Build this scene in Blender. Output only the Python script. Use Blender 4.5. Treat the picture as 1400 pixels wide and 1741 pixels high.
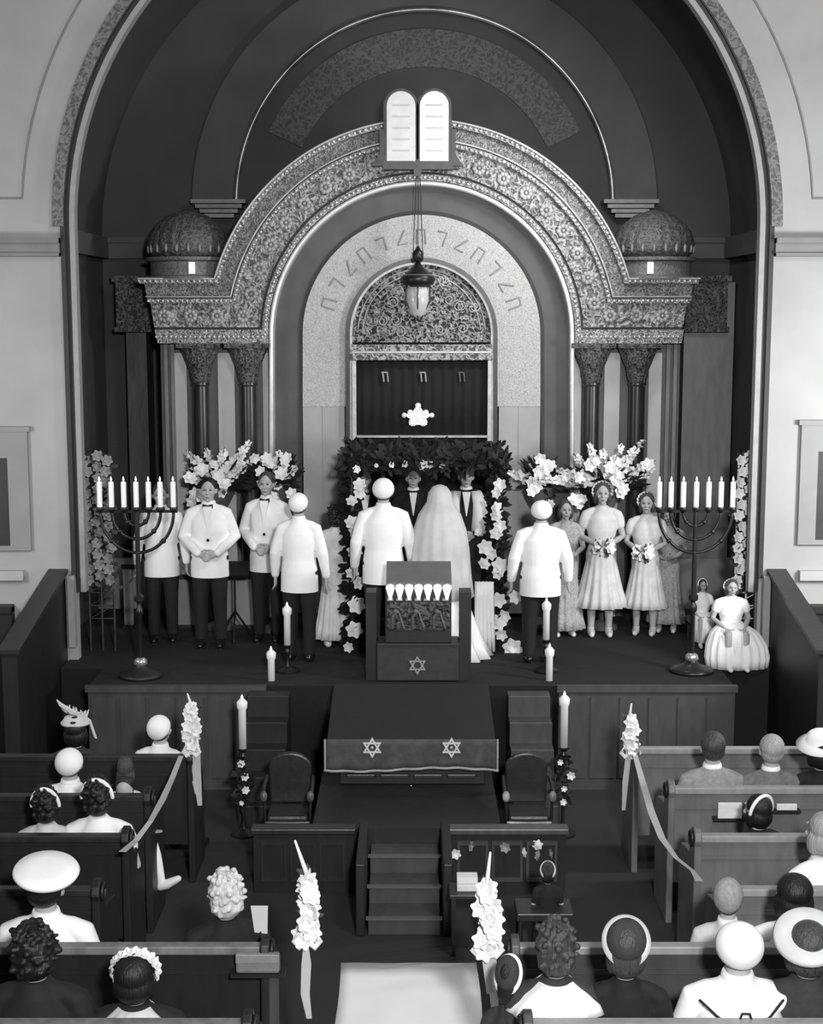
import bpy, bmesh, math, random
from mathutils import Vector, Matrix, noise
R = math.radians; PI = math.pi
random.seed(7)
for o in list(bpy.data.objects): bpy.data.objects.remove(o, do_unlink=True)
C = bpy.context.scene.collection
SC = bpy.context.scene

# ------------------------------------------------------------------ camera
F = 2450.0; HC = 4.6; TH = math.atan(339.5 / F)
cd = bpy.data.cameras.new('camera'); cam = bpy.data.objects.new('camera', cd); C.objects.link(cam)
cam.location = (0, 0, HC); cam.rotation_euler = (PI/2 - TH, 0, 0)
cd.sensor_fit = 'HORIZONTAL'; cd.sensor_width = 36; cd.lens = F / 1400 * 36; cd.clip_end = 200
SC.camera = cam
SC.view_settings.view_transform = 'Standard'; SC.view_settings.look = 'None'
SC.view_settings.exposure = 0.0; SC.view_settings.gamma = 1.0
SC.view_settings.use_curve_mapping = False

# ------------------------------------------------------------------ light
w = bpy.data.worlds.new('world'); SC.world = w; w.use_nodes = True
w.node_tree.nodes['Background'].inputs[0].default_value = (1, 1, 1, 1)
w.node_tree.nodes['Background'].inputs[1].default_value = 0.13

def area(name, loc, target, size, power, size_y=None):
    l = bpy.data.lights.new(name, 'AREA'); l.energy = power; l.size = size
    if size_y: l.shape = 'RECTANGLE'; l.size_y = size_y
    o = bpy.data.objects.new(name, l); C.objects.link(o); o.location = loc
    o.rotation_euler = (Vector(target) - Vector(loc)).to_track_quat('-Z', 'Y').to_euler()
    return o
area('side_fill_right', (5.6, 11.4, 3.6), (3.6, 14.8, 3.0), 1.0, 260)  # unseen area light added to brighten the right front wall
area('side_fill_left', (-5.6, 11.2, 3.6), (-3.6, 14.8, 3.0), 1.0, 80)  # weaker unseen light added for the left front wall
area('nave_key', (2.6, 6.5, 8.6), (0.6, 15.0, 2.2), 1.6, 260)  # unseen key light added high over the nave
area('front_fill', (0.9, -0.3, 5.6), (0.5, 14, 3.0), 0.5, 1050)  # unseen frontal light added just above the camera
area('ark_fill', (1.9, 14.95, 6.6), (0.4, 16.9, 4.0), 0.8, 60, 0.4)  # unseen light added behind the arch to brighten the ark

def ray(px, py):
    u = (px - 700) / F; v = (870.5 - py) / F
    return Vector((u, math.cos(TH) + v * math.sin(TH), -math.sin(TH) + v * math.cos(TH)))
def atY(px, py, Y):
    d = ray(px, py); t = Y / d.y; return Vector((d.x * t, Y, HC + d.z * t))
def atZ(px, py, Z):
    d = ray(px, py); t = (Z - HC) / d.z; return Vector((d.x * t, d.y * t, Z))

# ------------------------------------------------------------------ materials
MATS = {}
def mat(key, v, rough=0.7, kind='plain', v2=None, scale=6.0, metal=0.0, bump=0.2, alpha=1.0, emit=0.0):
    if key in MATS: return MATS[key]
    m = bpy.data.materials.new(key); m.use_nodes = True; nt = m.node_tree; n = nt.nodes; L = nt.links
    b = n['Principled BSDF']
    b.inputs['Roughness'].default_value = rough; b.inputs['Metallic'].default_value = metal
    b.inputs['Alpha'].default_value = alpha
    b.inputs['Base Color'].default_value = (v, v, v, 1)
    if emit:
        b.inputs['Emission Color'].default_value = (1, 1, 1, 1); b.inputs['Emission Strength'].default_value = emit
    if v2 is None: v2 = v * 0.8
    tc = n.new('ShaderNodeTexCoord')
    src = tc.outputs['Object']
    def ramp(fac, p0, p1, a, c):
        r = n.new('ShaderNodeValToRGB'); L.new(fac, r.inputs[0])
        r.color_ramp.elements[0].position = p0; r.color_ramp.elements[1].position = p1
        r.color_ramp.elements[0].color = (a, a, a, 1); r.color_ramp.elements[1].color = (c, c, c, 1)
        return r
    h = None
    if kind in ('plain', 'plaster', 'fabric', 'petal', 'marble'):
        t = n.new('ShaderNodeTexNoise'); L.new(src, t.inputs['Vector'])
        t.inputs['Scale'].default_value = scale; t.inputs['Detail'].default_value = 5 if kind != 'petal' else 1
        r = ramp(t.outputs['Fac'], 0.3, 0.7, v2, v); L.new(r.outputs[0], b.inputs['Base Color']); h = t.outputs['Fac']
    elif kind == 'wood':
        mp = n.new('ShaderNodeMapping'); L.new(src, mp.inputs[0]); mp.inputs['Scale'].default_value = (scale, scale, 1.2)
        t = n.new('ShaderNodeTexNoise'); L.new(mp.outputs[0], t.inputs['Vector']); t.inputs['Scale'].default_value = 3; t.inputs['Detail'].default_value = 6
        r = ramp(t.outputs['Fac'], 0.3, 0.7, v2, v); L.new(r.outputs[0], b.inputs['Base Color']); h = t.outputs['Fac']
    elif kind == 'ornate':       # carved and gilded filigree
        nz = n.new('ShaderNodeTexNoise'); L.new(src, nz.inputs['Vector']); nz.inputs['Scale'].default_value = scale * .6
        mx = n.new('ShaderNodeMixRGB'); mx.blend_type = 'LINEAR_LIGHT'; mx.inputs[0].default_value = 0.10
        L.new(src, mx.inputs[1]); L.new(nz.outputs['Color'], mx.inputs[2])
        vo = n.new('ShaderNodeTexVoronoi'); vo.feature = 'DISTANCE_TO_EDGE'; L.new(mx.outputs[0], vo.inputs['Vector']); vo.inputs['Scale'].default_value = scale
        v3 = n.new('ShaderNodeTexVoronoi'); v3.feature = 'F1'; L.new(mx.outputs[0], v3.inputs['Vector']); v3.inputs['Scale'].default_value = scale * 2.1
        ad = n.new('ShaderNodeMath'); ad.operation = 'MULTIPLY'; L.new(vo.outputs['Distance'], ad.inputs[0]); ad.inputs[1].default_value = 2.2
        sb = n.new('ShaderNodeMath'); sb.operation = 'SUBTRACT'; L.new(v3.outputs['Distance'], sb.inputs[0]); L.new(ad.outputs[0], sb.inputs[1])
        r = ramp(sb.outputs[0], -0.25, 0.45, v2, v); L.new(r.outputs[0], b.inputs['Base Color']); h = sb.outputs[0]
    elif kind == 'tiles':
        t = n.new('ShaderNodeTexBrick'); L.new(src, t.inputs['Vector']); t.inputs['Scale'].default_value = scale
        t.inputs['Color1'].default_value = (v, v, v, 1); t.inputs['Color2'].default_value = (v*.9,)*3 + (1,); t.inputs['Mortar'].default_value = (v2, v2, v2, 1)
        L.new(t.outputs['Color'], b.inputs['Base Color'])
    if h is not None and bump:
        bp = n.new('ShaderNodeBump'); bp.inputs['Strength'].default_value = bump; bp.inputs['Distance'].default_value = 0.02
        L.new(h, bp.inputs['Height']); L.new(bp.outputs[0], b.inputs['Normal'])
    MATS[key] = m; return m

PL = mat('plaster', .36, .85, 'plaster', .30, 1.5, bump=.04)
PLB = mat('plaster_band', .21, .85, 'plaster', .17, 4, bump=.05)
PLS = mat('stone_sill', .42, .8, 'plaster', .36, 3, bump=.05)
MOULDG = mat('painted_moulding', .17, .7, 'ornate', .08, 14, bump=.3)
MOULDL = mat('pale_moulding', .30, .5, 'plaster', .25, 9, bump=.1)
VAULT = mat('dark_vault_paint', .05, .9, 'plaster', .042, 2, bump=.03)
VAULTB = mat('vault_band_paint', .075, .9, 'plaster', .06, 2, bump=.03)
VORN = mat('stencilled_arch_band', .085, .8, 'ornate', .045, 13, bump=.1)
BRONZE = mat('gilded_ornament', .29, .42, 'ornate', .10, 20, metal=.15, bump=.6)
BRONZE2 = mat('gilded_beading', .42, .35, 'ornate', .10, 22, metal=.25, bump=.5)
GROOVE = mat('dark_groove', .02, .6, 'plain', .015)
GILT = mat('bright_gilt', .75, .3, 'plain', .6, 12, metal=.3, bump=.1)
DARKBAND = mat('dark_marble_band', .06, .5, 'marble', .036, 4, bump=.05)
STONE = mat('pale_mosaic_stone', .46, .5, 'ornate', .32, 26, bump=.25)
STONELO = mat('pale_marble', .34, .4, 'marble', .26, 2.5, bump=.05)
TYMP = mat('filigree_grille', .30, .4, 'ornate', .02, 15, metal=.2, bump=.7)
DOME = mat('domed_tiles', .11, .5, 'ornate', .05, 16, bump=.4)
COLM = mat('dark_polished_marble', .03, .3, 'marble', .02, 5, bump=.02)
CAPM = mat('carved_capital', .11, .5, 'ornate', .03, 16, bump=.7)
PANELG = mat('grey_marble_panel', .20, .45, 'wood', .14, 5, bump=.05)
LIGHTP = mat('pale_marble_pilaster', .52, .5, 'marble', .44, 3, bump=.04)
DADO = mat('grey_dado', .21, .7, 'wood', .17, 3, bump=.05)
VELVET = mat('black_velvet', .007, .9, 'fabric', .005, 20, bump=.1)
CARPET = mat('dark_carpet', .020, .95, 'fabric', .017, 60, bump=.25)
CARPETS = mat('stage_carpet', .007, .95, 'fabric', .005, 60, bump=.25)
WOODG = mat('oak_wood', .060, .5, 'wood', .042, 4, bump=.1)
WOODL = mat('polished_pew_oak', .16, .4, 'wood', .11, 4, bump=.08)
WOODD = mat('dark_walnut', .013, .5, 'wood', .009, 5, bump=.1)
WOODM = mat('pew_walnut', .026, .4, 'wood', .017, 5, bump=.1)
EDGE = mat('pale_edge_wood', .30, .35, 'wood', .24, 5, bump=.05)  # paler wood for the right pew top rails
BRASS = mat('brass', .55, .3, 'plain', .45, 10, metal=.7, bump=.05)
BLACKM = mat('blackened_metal', .03, .35, 'plain', .02, 10, metal=.5, bump=.05)
CANDLE = mat('white_candle', .85, .5, 'plain', .8, 5, bump=.02)
FLAME = mat('lamp_flame', .9, .5, 'plain', .9, emit=1.6)
WHITE = mat('white_cloth', .88, .85, 'fabric', .83, 9, bump=.12)
WHITE2 = mat('cream_cloth', .60, .85, 'fabric', .50, 9, bump=.12)
LINEN = mat('white_runner_cloth', .88, .8, 'fabric', .84, 3, bump=.08)
SATIN = mat('white_satin', .82, .35, 'fabric', .78, 6, bump=.05)
TULLE = mat('sheer_veil_tulle', .66, .9, 'fabric', .55, 7, bump=.1, alpha=.82)
GOWN = mat('pale_gown_fabric', .66, .8, 'fabric', .50, 8, bump=.2)
GOWN2 = mat('grey_lace_gown', .42, .8, 'ornate', .32, 16, bump=.2)
SUIT = mat('black_suit_cloth', .008, .85, 'fabric', .006, 30, bump=.1)
SUITG = mat('dark_grey_cloth', .035, .85, 'fabric', .025, 30, bump=.1)
TWEED = mat('light_tweed', .33, .9, 'fabric', .22, 40, bump=.2)
GREYC = mat('mid_grey_cloth', .18, .9, 'fabric', .13, 30, bump=.2)
SKIN = mat('skin', .42, .6, 'plain', .36, 10, bump=.03)
HAIRD = mat('dark_hair', .008, .5, 'wood', .004, 30, bump=.5)
HAIRB = mat('brown_hair', .07, .5, 'wood', .025, 30, bump=.6)
HAIRL = mat('silver_hair', .42, .6, 'wood', .26, 30, bump=.6)
HAIRW = mat('white_hair', .68, .6, 'wood', .45, 25, bump=.6)
FEAT = mat('dark_feature', .03, .5, 'plain', .02)
LIP = mat('lip', .14, .5, 'plain', .12)
SHOE = mat('black_leather', .012, .25, 'plain', .01)
SHOEW = mat('white_leather', .72, .4, 'plain', .66)
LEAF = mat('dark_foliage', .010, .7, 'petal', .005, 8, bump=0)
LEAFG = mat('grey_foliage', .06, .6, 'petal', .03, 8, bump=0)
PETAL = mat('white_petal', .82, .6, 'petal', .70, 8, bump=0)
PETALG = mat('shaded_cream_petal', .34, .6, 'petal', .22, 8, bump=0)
GLASS = mat('frosted_lamp_glass', .55, .2, 'plain', .45, 5)
CLOTHG = mat('table_velvet', .075, .9, 'fabric', .045, 14, bump=.15)
CLOTHT = mat('table_top_velvet', .013, .9, 'fabric', .010, 14, bump=.15)
PAPER = mat('book_paper', .72, .8, 'plain', .65, 20)
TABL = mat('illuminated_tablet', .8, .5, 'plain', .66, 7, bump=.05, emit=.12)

# ------------------------------------------------------------------ mesh helpers
def NB(): return bmesh.new()
def box(bm, x0, x1, y0, y1, z0, z1):
    vs = [bm.verts.new((x, y, z)) for x in (x0, x1) for y in (y0, y1) for z in (z0, z1)]
    for f in ((0,1,3,2),(4,6,7,5),(0,4,5,1),(2,3,7,6),(0,2,6,4),(1,5,7,3)): bm.faces.new([vs[i] for i in f])
    return bm
def BX(*a): return box(NB(), *a)
def prism(bm, pts, y0, y1):          # pts = (x, z) outline
    a = [bm.verts.new((p[0], y0, p[1])) for p in pts]; b = [bm.verts.new((p[0], y1, p[1])) for p in pts]
    bm.faces.new(a); bm.faces.new(b[::-1]); n = len(pts)
    for i in range(n): bm.faces.new((a[i], b[i], b[(i+1) % n], a[(i+1) % n]))
    return bm
def prism_x(bm, pts, x0, x1):        # pts = (y, z)
    a = [bm.verts.new((x0, p[0], p[1])) for p in pts]; b = [bm.verts.new((x1, p[0], p[1])) for p in pts]
    bm.faces.new(a); bm.faces.new(b[::-1]); n = len(pts)
    for i in range(n): bm.faces.new((a[i], b[i], b[(i+1) % n], a[(i+1) % n]))
    return bm
def lathe(bm, prof, seg=24, c=(0,0,0), pleat=0, amp=0):
    rings = []
    for r, z in prof:
        ring = []
        for i in range(seg):
            a = 2*PI*i/seg; rr = r * (1 + (amp * math.cos(pleat*a) * (1 if not isinstance(pleat, tuple) else 1)))
            ring.append(bm.verts.new((c[0]+rr*math.cos(a), c[1]+rr*math.sin(a), c[2]+z)))
        rings.append(ring)
    for a, b in zip(rings, rings[1:]):
        for i in range(seg): bm.faces.new((a[i], a[(i+1) % seg], b[(i+1) % seg], b[i]))
    bm.faces.new(rings[0][::-1]); bm.faces.new(rings[-1])
    return bm
def loft(bm, rings, seg=20, pleat=0, amp=0):      # rings: (cx, cy, z, rx, ry[, pleat weight])
    rs = []
    for q in rings:
        cx, cy, z, rx, ry = q[:5]; wgt = q[5] if len(q) > 5 else 0
        rs.append([bm.verts.new((cx+rx*math.cos(2*PI*i/seg)*(1+wgt*amp*math.cos(pleat*2*PI*i/seg)),
                                 cy+ry*math.sin(2*PI*i/seg)*(1+wgt*amp*math.cos(pleat*2*PI*i/seg)), z)) for i in range(seg)])
    for a, b in zip(rs, rs[1:]):
        for i in range(seg): bm.faces.new((a[i], a[(i+1) % seg], b[(i+1) % seg], b[i]))
    bm.faces.new(rs[0][::-1]); bm.faces.new(rs[-1]); return bm
def tube(bm, pts, rad, seg=10, caps=True, flat=1.0, flatdir=None):
    pts = [Vector(p) for p in pts]; n = len(pts)
    if not hasattr(rad, '__len__'): rad = [rad]*n
    P = list(pts); Rr = list(rad)
    if caps:
        d0 = (pts[0]-pts[1]).normalized(); d1 = (pts[-1]-pts[-2]).normalized()
        P = [pts[0]+d0*rad[0]*.92, pts[0]+d0*rad[0]*.6] + P + [pts[-1]+d1*rad[-1]*.6, pts[-1]+d1*rad[-1]*.92]
        Rr = [rad[0]*.35, rad[0]*.8] + Rr + [rad[-1]*.8, rad[-1]*.35]
    rings = []; prev = None
    for i, p in enumerate(P):
        if i == 0: t = P[1]-P[0]
        elif i == len(P)-1: t = P[-1]-P[-2]
        else: t = (P[i+1]-P[i]).normalized() + (P[i]-P[i-1]).normalized()
        if t.length < 1e-9: t = Vector((0,0,1))
        t.normalize()
        if flatdir is not None: a = Vector(flatdir)
        else: a = prev if prev is not None else (Vector((0,0,1)) if abs(t.z) < .9 else Vector((1,0,0)))
        u = (a - t*a.dot(t))
        if u.length < 1e-6: u = t.orthogonal()
        u.normalize(); v = t.cross(u); prev = u
        rings.append([bm.verts.new(p + (u*math.cos(2*PI*k/seg)*flat + v*math.sin(2*PI*k/seg))*Rr[i]) for k in range(seg)])
    for a, b in zip(rings, rings[1:]):
        for i in range(seg): bm.faces.new((a[i], a[(i+1) % seg], b[(i+1) % seg], b[i]))
    bm.faces.new(rings[0][::-1]); bm.faces.new(rings[-1]); return bm
def ell(bm, c, r, seg=14, rot=None, keep=None):
    m = Matrix.Translation(Vector(c)) @ (rot.to_matrix().to_4x4() if rot else Matrix.Identity(4)) @ Matrix.Diagonal((r[0], r[1], r[2], 1))
    bmesh.ops.create_uvsphere(bm, u_segments=seg, v_segments=max(6, seg*2//3), radius=1, matrix=m); return bm
def fin(bm, name, smooth=True):
    bmesh.ops.recalc_face_normals(bm, faces=bm.faces)
    me = bpy.data.meshes.new(name); bm.to_mesh(me); bm.free()
    if smooth:
        for p in me.polygons: p.use_smooth = True
    return me
def obj(name, g, m, parent=None, smooth=False, loc=None, bevel=0, auto=False):
    me = g if isinstance(g, bpy.types.Mesh) else fin(g, name, smooth or auto)
    o = bpy.data.objects.new(name, me); C.objects.link(o)
    if len(me.materials) == 0: me.materials.append(None)
    o.material_slots[0].link = 'OBJECT'; o.material_slots[0].material = m
    if parent: o.parent = parent
    if loc is not None: o.location = loc
    if auto: me.set_sharp_from_angle(angle=R(38))
    if bevel:
        b = o.modifiers.new('bevel', 'BEVEL'); b.width = bevel; b.segments = 2; b.limit_method = 'ANGLE'
    return o
def thing(name, label, cat, loc=(0,0,0), rotz=0, group=None, scale=1):
    o = bpy.data.objects.new(name, None); C.objects.link(o); o.location = loc; o.rotation_euler = (0,0,rotz); o.scale = (scale,)*3
    o.empty_display_size = .1
    o['label'] = label; o['category'] = cat
    if group: o['group'] = group
    return o
def tag(o, label, cat, group=None):
    o['label'] = label; o['category'] = cat
    if group: o['group'] = group
    return o
def struct(name, g, m, parent=None, **k):
    o = obj(name, g, m, parent, **k)
    if not parent: o['kind'] = 'structure'
    return o
def dup(root, loc, rotz=None, label=None):
    r = root.copy(); C.objects.link(r); r.location = loc
    if rotz is not None: r.rotation_euler = (0,0,rotz)
    if label: r['label'] = label
    for ch in list(root.children):
        c = ch.copy(); C.objects.link(c); c.parent = r
        for g in list(ch.children):
            d = g.copy(); C.objects.link(d); d.parent = c
    return r

# ================================================================== SETTING
ZS = 1.03                          # height of the raised platform
YW = 14.6                          # wall with the great arch
YB = 18.0                          # wall behind the ark
def KW(px, py, Y=YW):
    p = atY(px, py, Y); return (p.x, p.z)
kW = (KW(1300, 385)[0] - KW(120, 385)[0]) / 1180
cW = KW(710, 385)
def arc(c, r, a0, a1, n): return [(c[0]+r*math.cos(a0+(a1-a0)*i/n), c[1]+r*math.sin(a0+(a1-a0)*i/n)) for i in range(n+1)]
def archpath(c, r, zb, n=64): return [(c[0]-r, zb)] + arc(c, r, PI, 0, n) + [(c[0]+r, zb)]
def band(bm, A, B, y0, y1):
    va = [[bm.verts.new((p[0], y, p[1])) for p in Q] for Q in (A, B) for y in (y0, y1)]
    a0, a1, b0, b1 = va; n = len(A)
    for i in range(n-1):
        bm.faces.new((a0[i], a0[i+1], b0[i+1], b0[i])); bm.faces.new((a1[i], b1[i], b1[i+1], a1[i+1]))
        bm.faces.new((a0[i], a1[i], a1[i+1], a0[i+1])); bm.faces.new((b0[i], b0[i+1], b1[i+1], b1[i]))
    bm.faces.new((a0[0], b0[0], b1[0], a1[0])); bm.faces.new((a0[-1], a1[-1], b1[-1], b0[-1]))
    return bm

struct('floor', BX(-7.5, 7.5, -2, 18.5, -.1, 0), CARPET)
struct('ceiling', BX(-7.5, 7.5, -2, YW, 10.4, 10.6), VAULT)
struct('wall_left', BX(-7.6, -7.4, -2, YW, 0, 10.4), PL)
struct('wall_right', BX(7.4, 7.6, -2, YW, 0, 10.4), PL)
RW = 600 * kW
bm = NB()
box(bm, -7.5, cW[0]-RW, YW, YW+.12, 0, 10.4); box(bm, cW[0]+RW, 7.5, YW, YW+.12, 0, 10.4)
ap = arc(cW, RW, PI, 0, 64); top = [(p[0], 10.4) for p in ap]; band(bm, ap, top, YW, YW+.12)
struct('wall_front', bm, PL)
# arch trim on the plaster
def ringtrim(name, r0, r1, y0, y1, m, zb=0):
    return struct(name, band(NB(), archpath(cW, r0*kW, zb), archpath(cW, r1*kW, zb), y0, y1), m, smooth=False)
ringtrim('trim_1', 582, 591, YW-.03, YW+.10, MOULDL, 1.75)
ringtrim('trim_2', 592, 600, YW-.01, YW+.10, GROOVE, 1.75)
# painted moulding only around the curve of the arch, dark jamb line below
struct('trim_3', band(NB(), arc(cW, 600*kW, PI, 0, 64), arc(cW, 619*kW, PI, 0, 64), YW-.06, YW), MOULDG)
ringtrim('trim_4', 598, 606, YW-.045, YW, GROOVE, 1.9)
def linetrim(name, r, y):
    p = arc(cW, r*kW, R(176), R(4), 60)
    q = [(p[0][0]-1.5, p[0][1])] + p + [(p[-1][0]+1.5, p[-1][1])]
    struct(name, tube(NB(), [(a[0], y, a[1]) for a in q], .012, 6), PLB)
linetrim('trim_5', 672, YW-.004)
z0 = KW(50, 436)[1]; z1 = KW(50, 405)[1]
i = 6
for s in (-1, 1):
    xa = cW[0] + s*608*kW; xb = s*7.4
    b_ = NB(); box(b_, min(xa, xb), max(xa, xb), YW-.07, YW, z0, z1); box(b_, min(xa, xb), max(xa, xb), YW-.12, YW, z1-.05, z1)
    box(b_, min(xa, xb), max(xa, xb), YW-.1, YW, z0, z0+.03)
    struct('trim_%d' % i, b_, PLB); i += 1
    # stone sill and wainscot
    zs = KW(50, 985)[1]
    struct('trim_%d' % i, BX(min(s*3.98, s*7.4), max(s*3.98, s*7.4), YW-.08, YW, zs, zs+.10), PLS); i += 1
    b_ = BX(min(s*4.1, s*7.4), max(s*4.1, s*7.4), YW-.12, YW, 0, 1.6); box(b_, min(s*4.1, s*7.4), max(s*4.1, s*7.4), YW-.16, YW, 1.55, 1.62)
    struct('trim_%d' % i, b_, WOODD); i += 1
# window niches in the plaster
for k, (xa, xb, xs0, xs1, ya, yb_) in enumerate([(-60, 55, -40, 20, 733, 935), (1362, 1475, 1390, 1455, 722, 925)]):
    b_ = NB(); p0 = KW(xa, ya); p1 = KW(xb, yb_); q0 = KW(xs0, ya+45); q1 = KW(xs1, yb_-8)
    box(b_, p0[0], q0[0], YW-.05, YW, p1[1], p0[1]); box(b_, q1[0], p1[0], YW-.05, YW, p1[1], p0[1])
    box(b_, q0[0], q1[0], YW-.05, YW, q0[1], p0[1]); box(b_, q0[0], q1[0], YW-.05, YW, p1[1], q1[1])
    box(b_, p0[0]-.03, p1[0]+.03, YW-.07, YW, p0[1], p0[1]+.05)
    wn = struct('window_%d' % (k+1), b_, mat('grey_window_surround', .25, .8, 'plaster', .22, 4, bump=.03))
    obj('pane', BX(q0[0], q1[0], YW-.012, YW-.002, q1[1], q0[1]), GROOVE, wn)

# apse: side walls, vault and rear wall
xl = cW[0] - RW; xr = cW[0] + RW
xl -= .35; xr += .35
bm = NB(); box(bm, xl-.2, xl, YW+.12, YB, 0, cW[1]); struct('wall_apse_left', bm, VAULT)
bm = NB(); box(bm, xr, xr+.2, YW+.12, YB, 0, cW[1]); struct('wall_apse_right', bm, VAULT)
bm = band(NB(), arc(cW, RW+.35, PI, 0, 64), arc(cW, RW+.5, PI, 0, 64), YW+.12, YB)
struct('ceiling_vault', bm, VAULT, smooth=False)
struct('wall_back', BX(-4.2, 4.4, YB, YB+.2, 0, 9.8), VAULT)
YA = 16.8
def KB(px, py): return KW(px, py, YB)
kB = (KB(1200, 350)[0]-KB(200, 350)[0])/1000; cB = KB(722, 350)
def barc(r0, r1, y, m, name, a0=PI, a1=0): return struct(name, band(NB(), arc(cB, r0*kB, a0, a1, 64), arc(cB, r1*kB, a0, a1, 64), y, YB), m)
barc(322, 393, YB-.10, VAULTB, 'trim_12')
barc(228, 290, YB-.03, VORN, 'trim_13', R(155), R(25))
bm = NB(); tube(bm, [(p[0], YB-.13, p[1]) for p in arc(cB, 318*kB, PI, 0, 72)], .032, 8)
struct('trim_14', bm, mat('gilt_arch_bead', .34, .3, 'plain', .05, 2.2, metal=.5, bump=.3), smooth=True)
bm = NB()
for s in (-1, 1):
    x = cB[0]+s*345*kB; z = KB(0, 372)[1]
    for k, (hw, h) in enumerate(((.18, .05), (.23, .05), (.28, .05), (.33, .05))): box(bm, x-hw, x+hw, YB-.25-.03*k, YB, z+k*.055, z+k*.055+.045)
struct('trim_15', bm, mat('corbel_stone', .2, .5, 'plaster', .12, 9))
za, zb = KB(0, 440)[1], KB(0, 405)[1]
bm = NB(); box(bm, xl, xr, YB-.12, YB, za, zb); box(bm, xl, xl+.1, YW+.12, YB, za, zb); box(bm, xr-.1, xr, YW+.12, YB, za, zb)
box(bm, xl, xr, YB-.16, YB, zb-.06, zb)
struct('trim_16', bm, VAULTB)
# tall grey marble panels and dado in the apse
pz1 = KB(0, 480)[1]
def pil(name, pxa, pxb, pya, pyb, Y, m):
    a = KW(pxa, pya, Y); b = KW(pxb, pyb, Y)
    return struct(name, BX(a[0], b[0], Y, YB-.001, max(b[1], ZS), a[1]), m)
pil('trim_17', 1166, 1232, 480, 1100, 17.55, PANELG)
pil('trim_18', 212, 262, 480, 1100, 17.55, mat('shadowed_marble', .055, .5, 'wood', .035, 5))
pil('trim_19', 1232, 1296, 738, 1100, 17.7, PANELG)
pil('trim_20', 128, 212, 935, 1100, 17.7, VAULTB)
for s, px in ((0, 232), (1, 1200)):
    a = KW(px-34, 472, 17.5); b = KW(px+34, 560, 17.5)
    bm = NB(); box(bm, a[0], b[0], 17.42, 17.55, b[1], a[1]); box(bm, a[0]-.03, b[0]+.03, 17.36, 17.55, a[1]-.05, a[1]+.02); box(bm, a[0]-.02, b[0]+.02, 17.38, 17.55, b[1]-.03, b[1]+.03)
    struct('trim_%d' % (21+s), bm, CAPM)

# raised platform (bimah)
YF = atZ(1100, 1166, ZS).y
bm = NB()
box(bm, xl, xr, YW+.12, YB, 0, ZS); box(bm, -3.55, 3.62, 14.22, YW+.12, 0, ZS)
box(bm, -3.12, 3.12, YF, 14.22, 0, ZS-.001)
struct('floor_platform', bm, CARPETS)
bm = NB()
for s in (-1, 1):
    x0, x1 = (1.42, 3.12) if s > 0 else (-3.12, -1.42)
    box(bm, x0, x1, YF-.03, YF, 0, ZS)
    for k in range(6): box(bm, x0+.03+k*.28, x0+.27+k*.28, YF-.042, YF-.03, .12, ZS-.1)
    box(bm, x0-.02, x1+.02, YF-.06, YF, ZS-.05, ZS+.012)
struct('trim_23', bm, WOODG)
# sloping side parapets of the platform
for s in (-1, 1):
    xa, xb = sorted((s*3.62, s*3.76)); c = 0.06
    y1_, y0_ = YW-.02, 12.7
    bm = prism_x(NB(), [(y1_, 0), (y1_, 1.95), (y0_, 1.55), (y0_, 0)], xa+c, xb+c)
    t_ = struct('wall_parapet_%s' % ('left' if s < 0 else 'right'), bm, WOODD)
    bm = prism_x(NB(), [(y1_, 1.95), (y1_, 1.99), (y0_-.03, 1.59), (y0_-.03, 1.55)], xa+c-.03, xb+c+.03); obj('cap', bm, WOODM, t_)
    a = atY(124 if s < 0 else 1301, 1100, YW-.1)
    struct('trim_%d' % (24 if s < 0 else 25), BX(a.x-.035, a.x+.035, YW-.12, YW-.03, a.z, 1.93), MOULDL)

# lower reading platform and steps
ZP = .5
YP = atZ(700, 1408, ZP).y
bm = NB(); box(bm, -.80, .72, YP, YF-.06, 0, ZP)
struct('floor_reading_platform', bm, WOODD)
st = thing('staircase', 'short wooden flight of steps on the centre line before the reading table', 'steps', (-.055, YP, 0))
for k in range(3):
    obj('step', BX(-.27, .27, -.30*(3-k), -.30*(2-k) if k < 2 else -.001, 0, .125*(k+1)), WOODG, st, bevel=.008)
    obj('nosing', BX(-.285, .285, -.30*(3-k)-.015, -.30*(3-k)+.03, .125*(k+1)-.001, .125*(k+1)+.013), mat('dull_nosing', .10, .5, 'wood', .09, 5), st)
for s in (-1, 1): obj('cheek', BX(min(s*.29, s*.36), max(s*.29, s*.36), -.92, -.001, 0, .56), WOODD, st, bevel=.01)
# stair blocks beside the table, from reading platform up to the stage
for s, lab in ((-1, 'shade-darkened wooden steps left of the reading table up to the stage'), (1, 'wooden steps right of the reading table up to the stage')):
    x = atY(450 if s < 0 else 905, 1300, 12.9).x
    t = thing('side_steps', lab, 'steps', (x, YF-.07, 0))
    for k in range(5):
        obj('step', BX(-.2, .2, -.2*(5-k), -.2*(4-k) if k < 4 else 0, 0, .2*(k+1)), WOODG if s > 0 else WOODD, t, bevel=.006)  # left steps take a darker wood colour that stands in for shade

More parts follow.
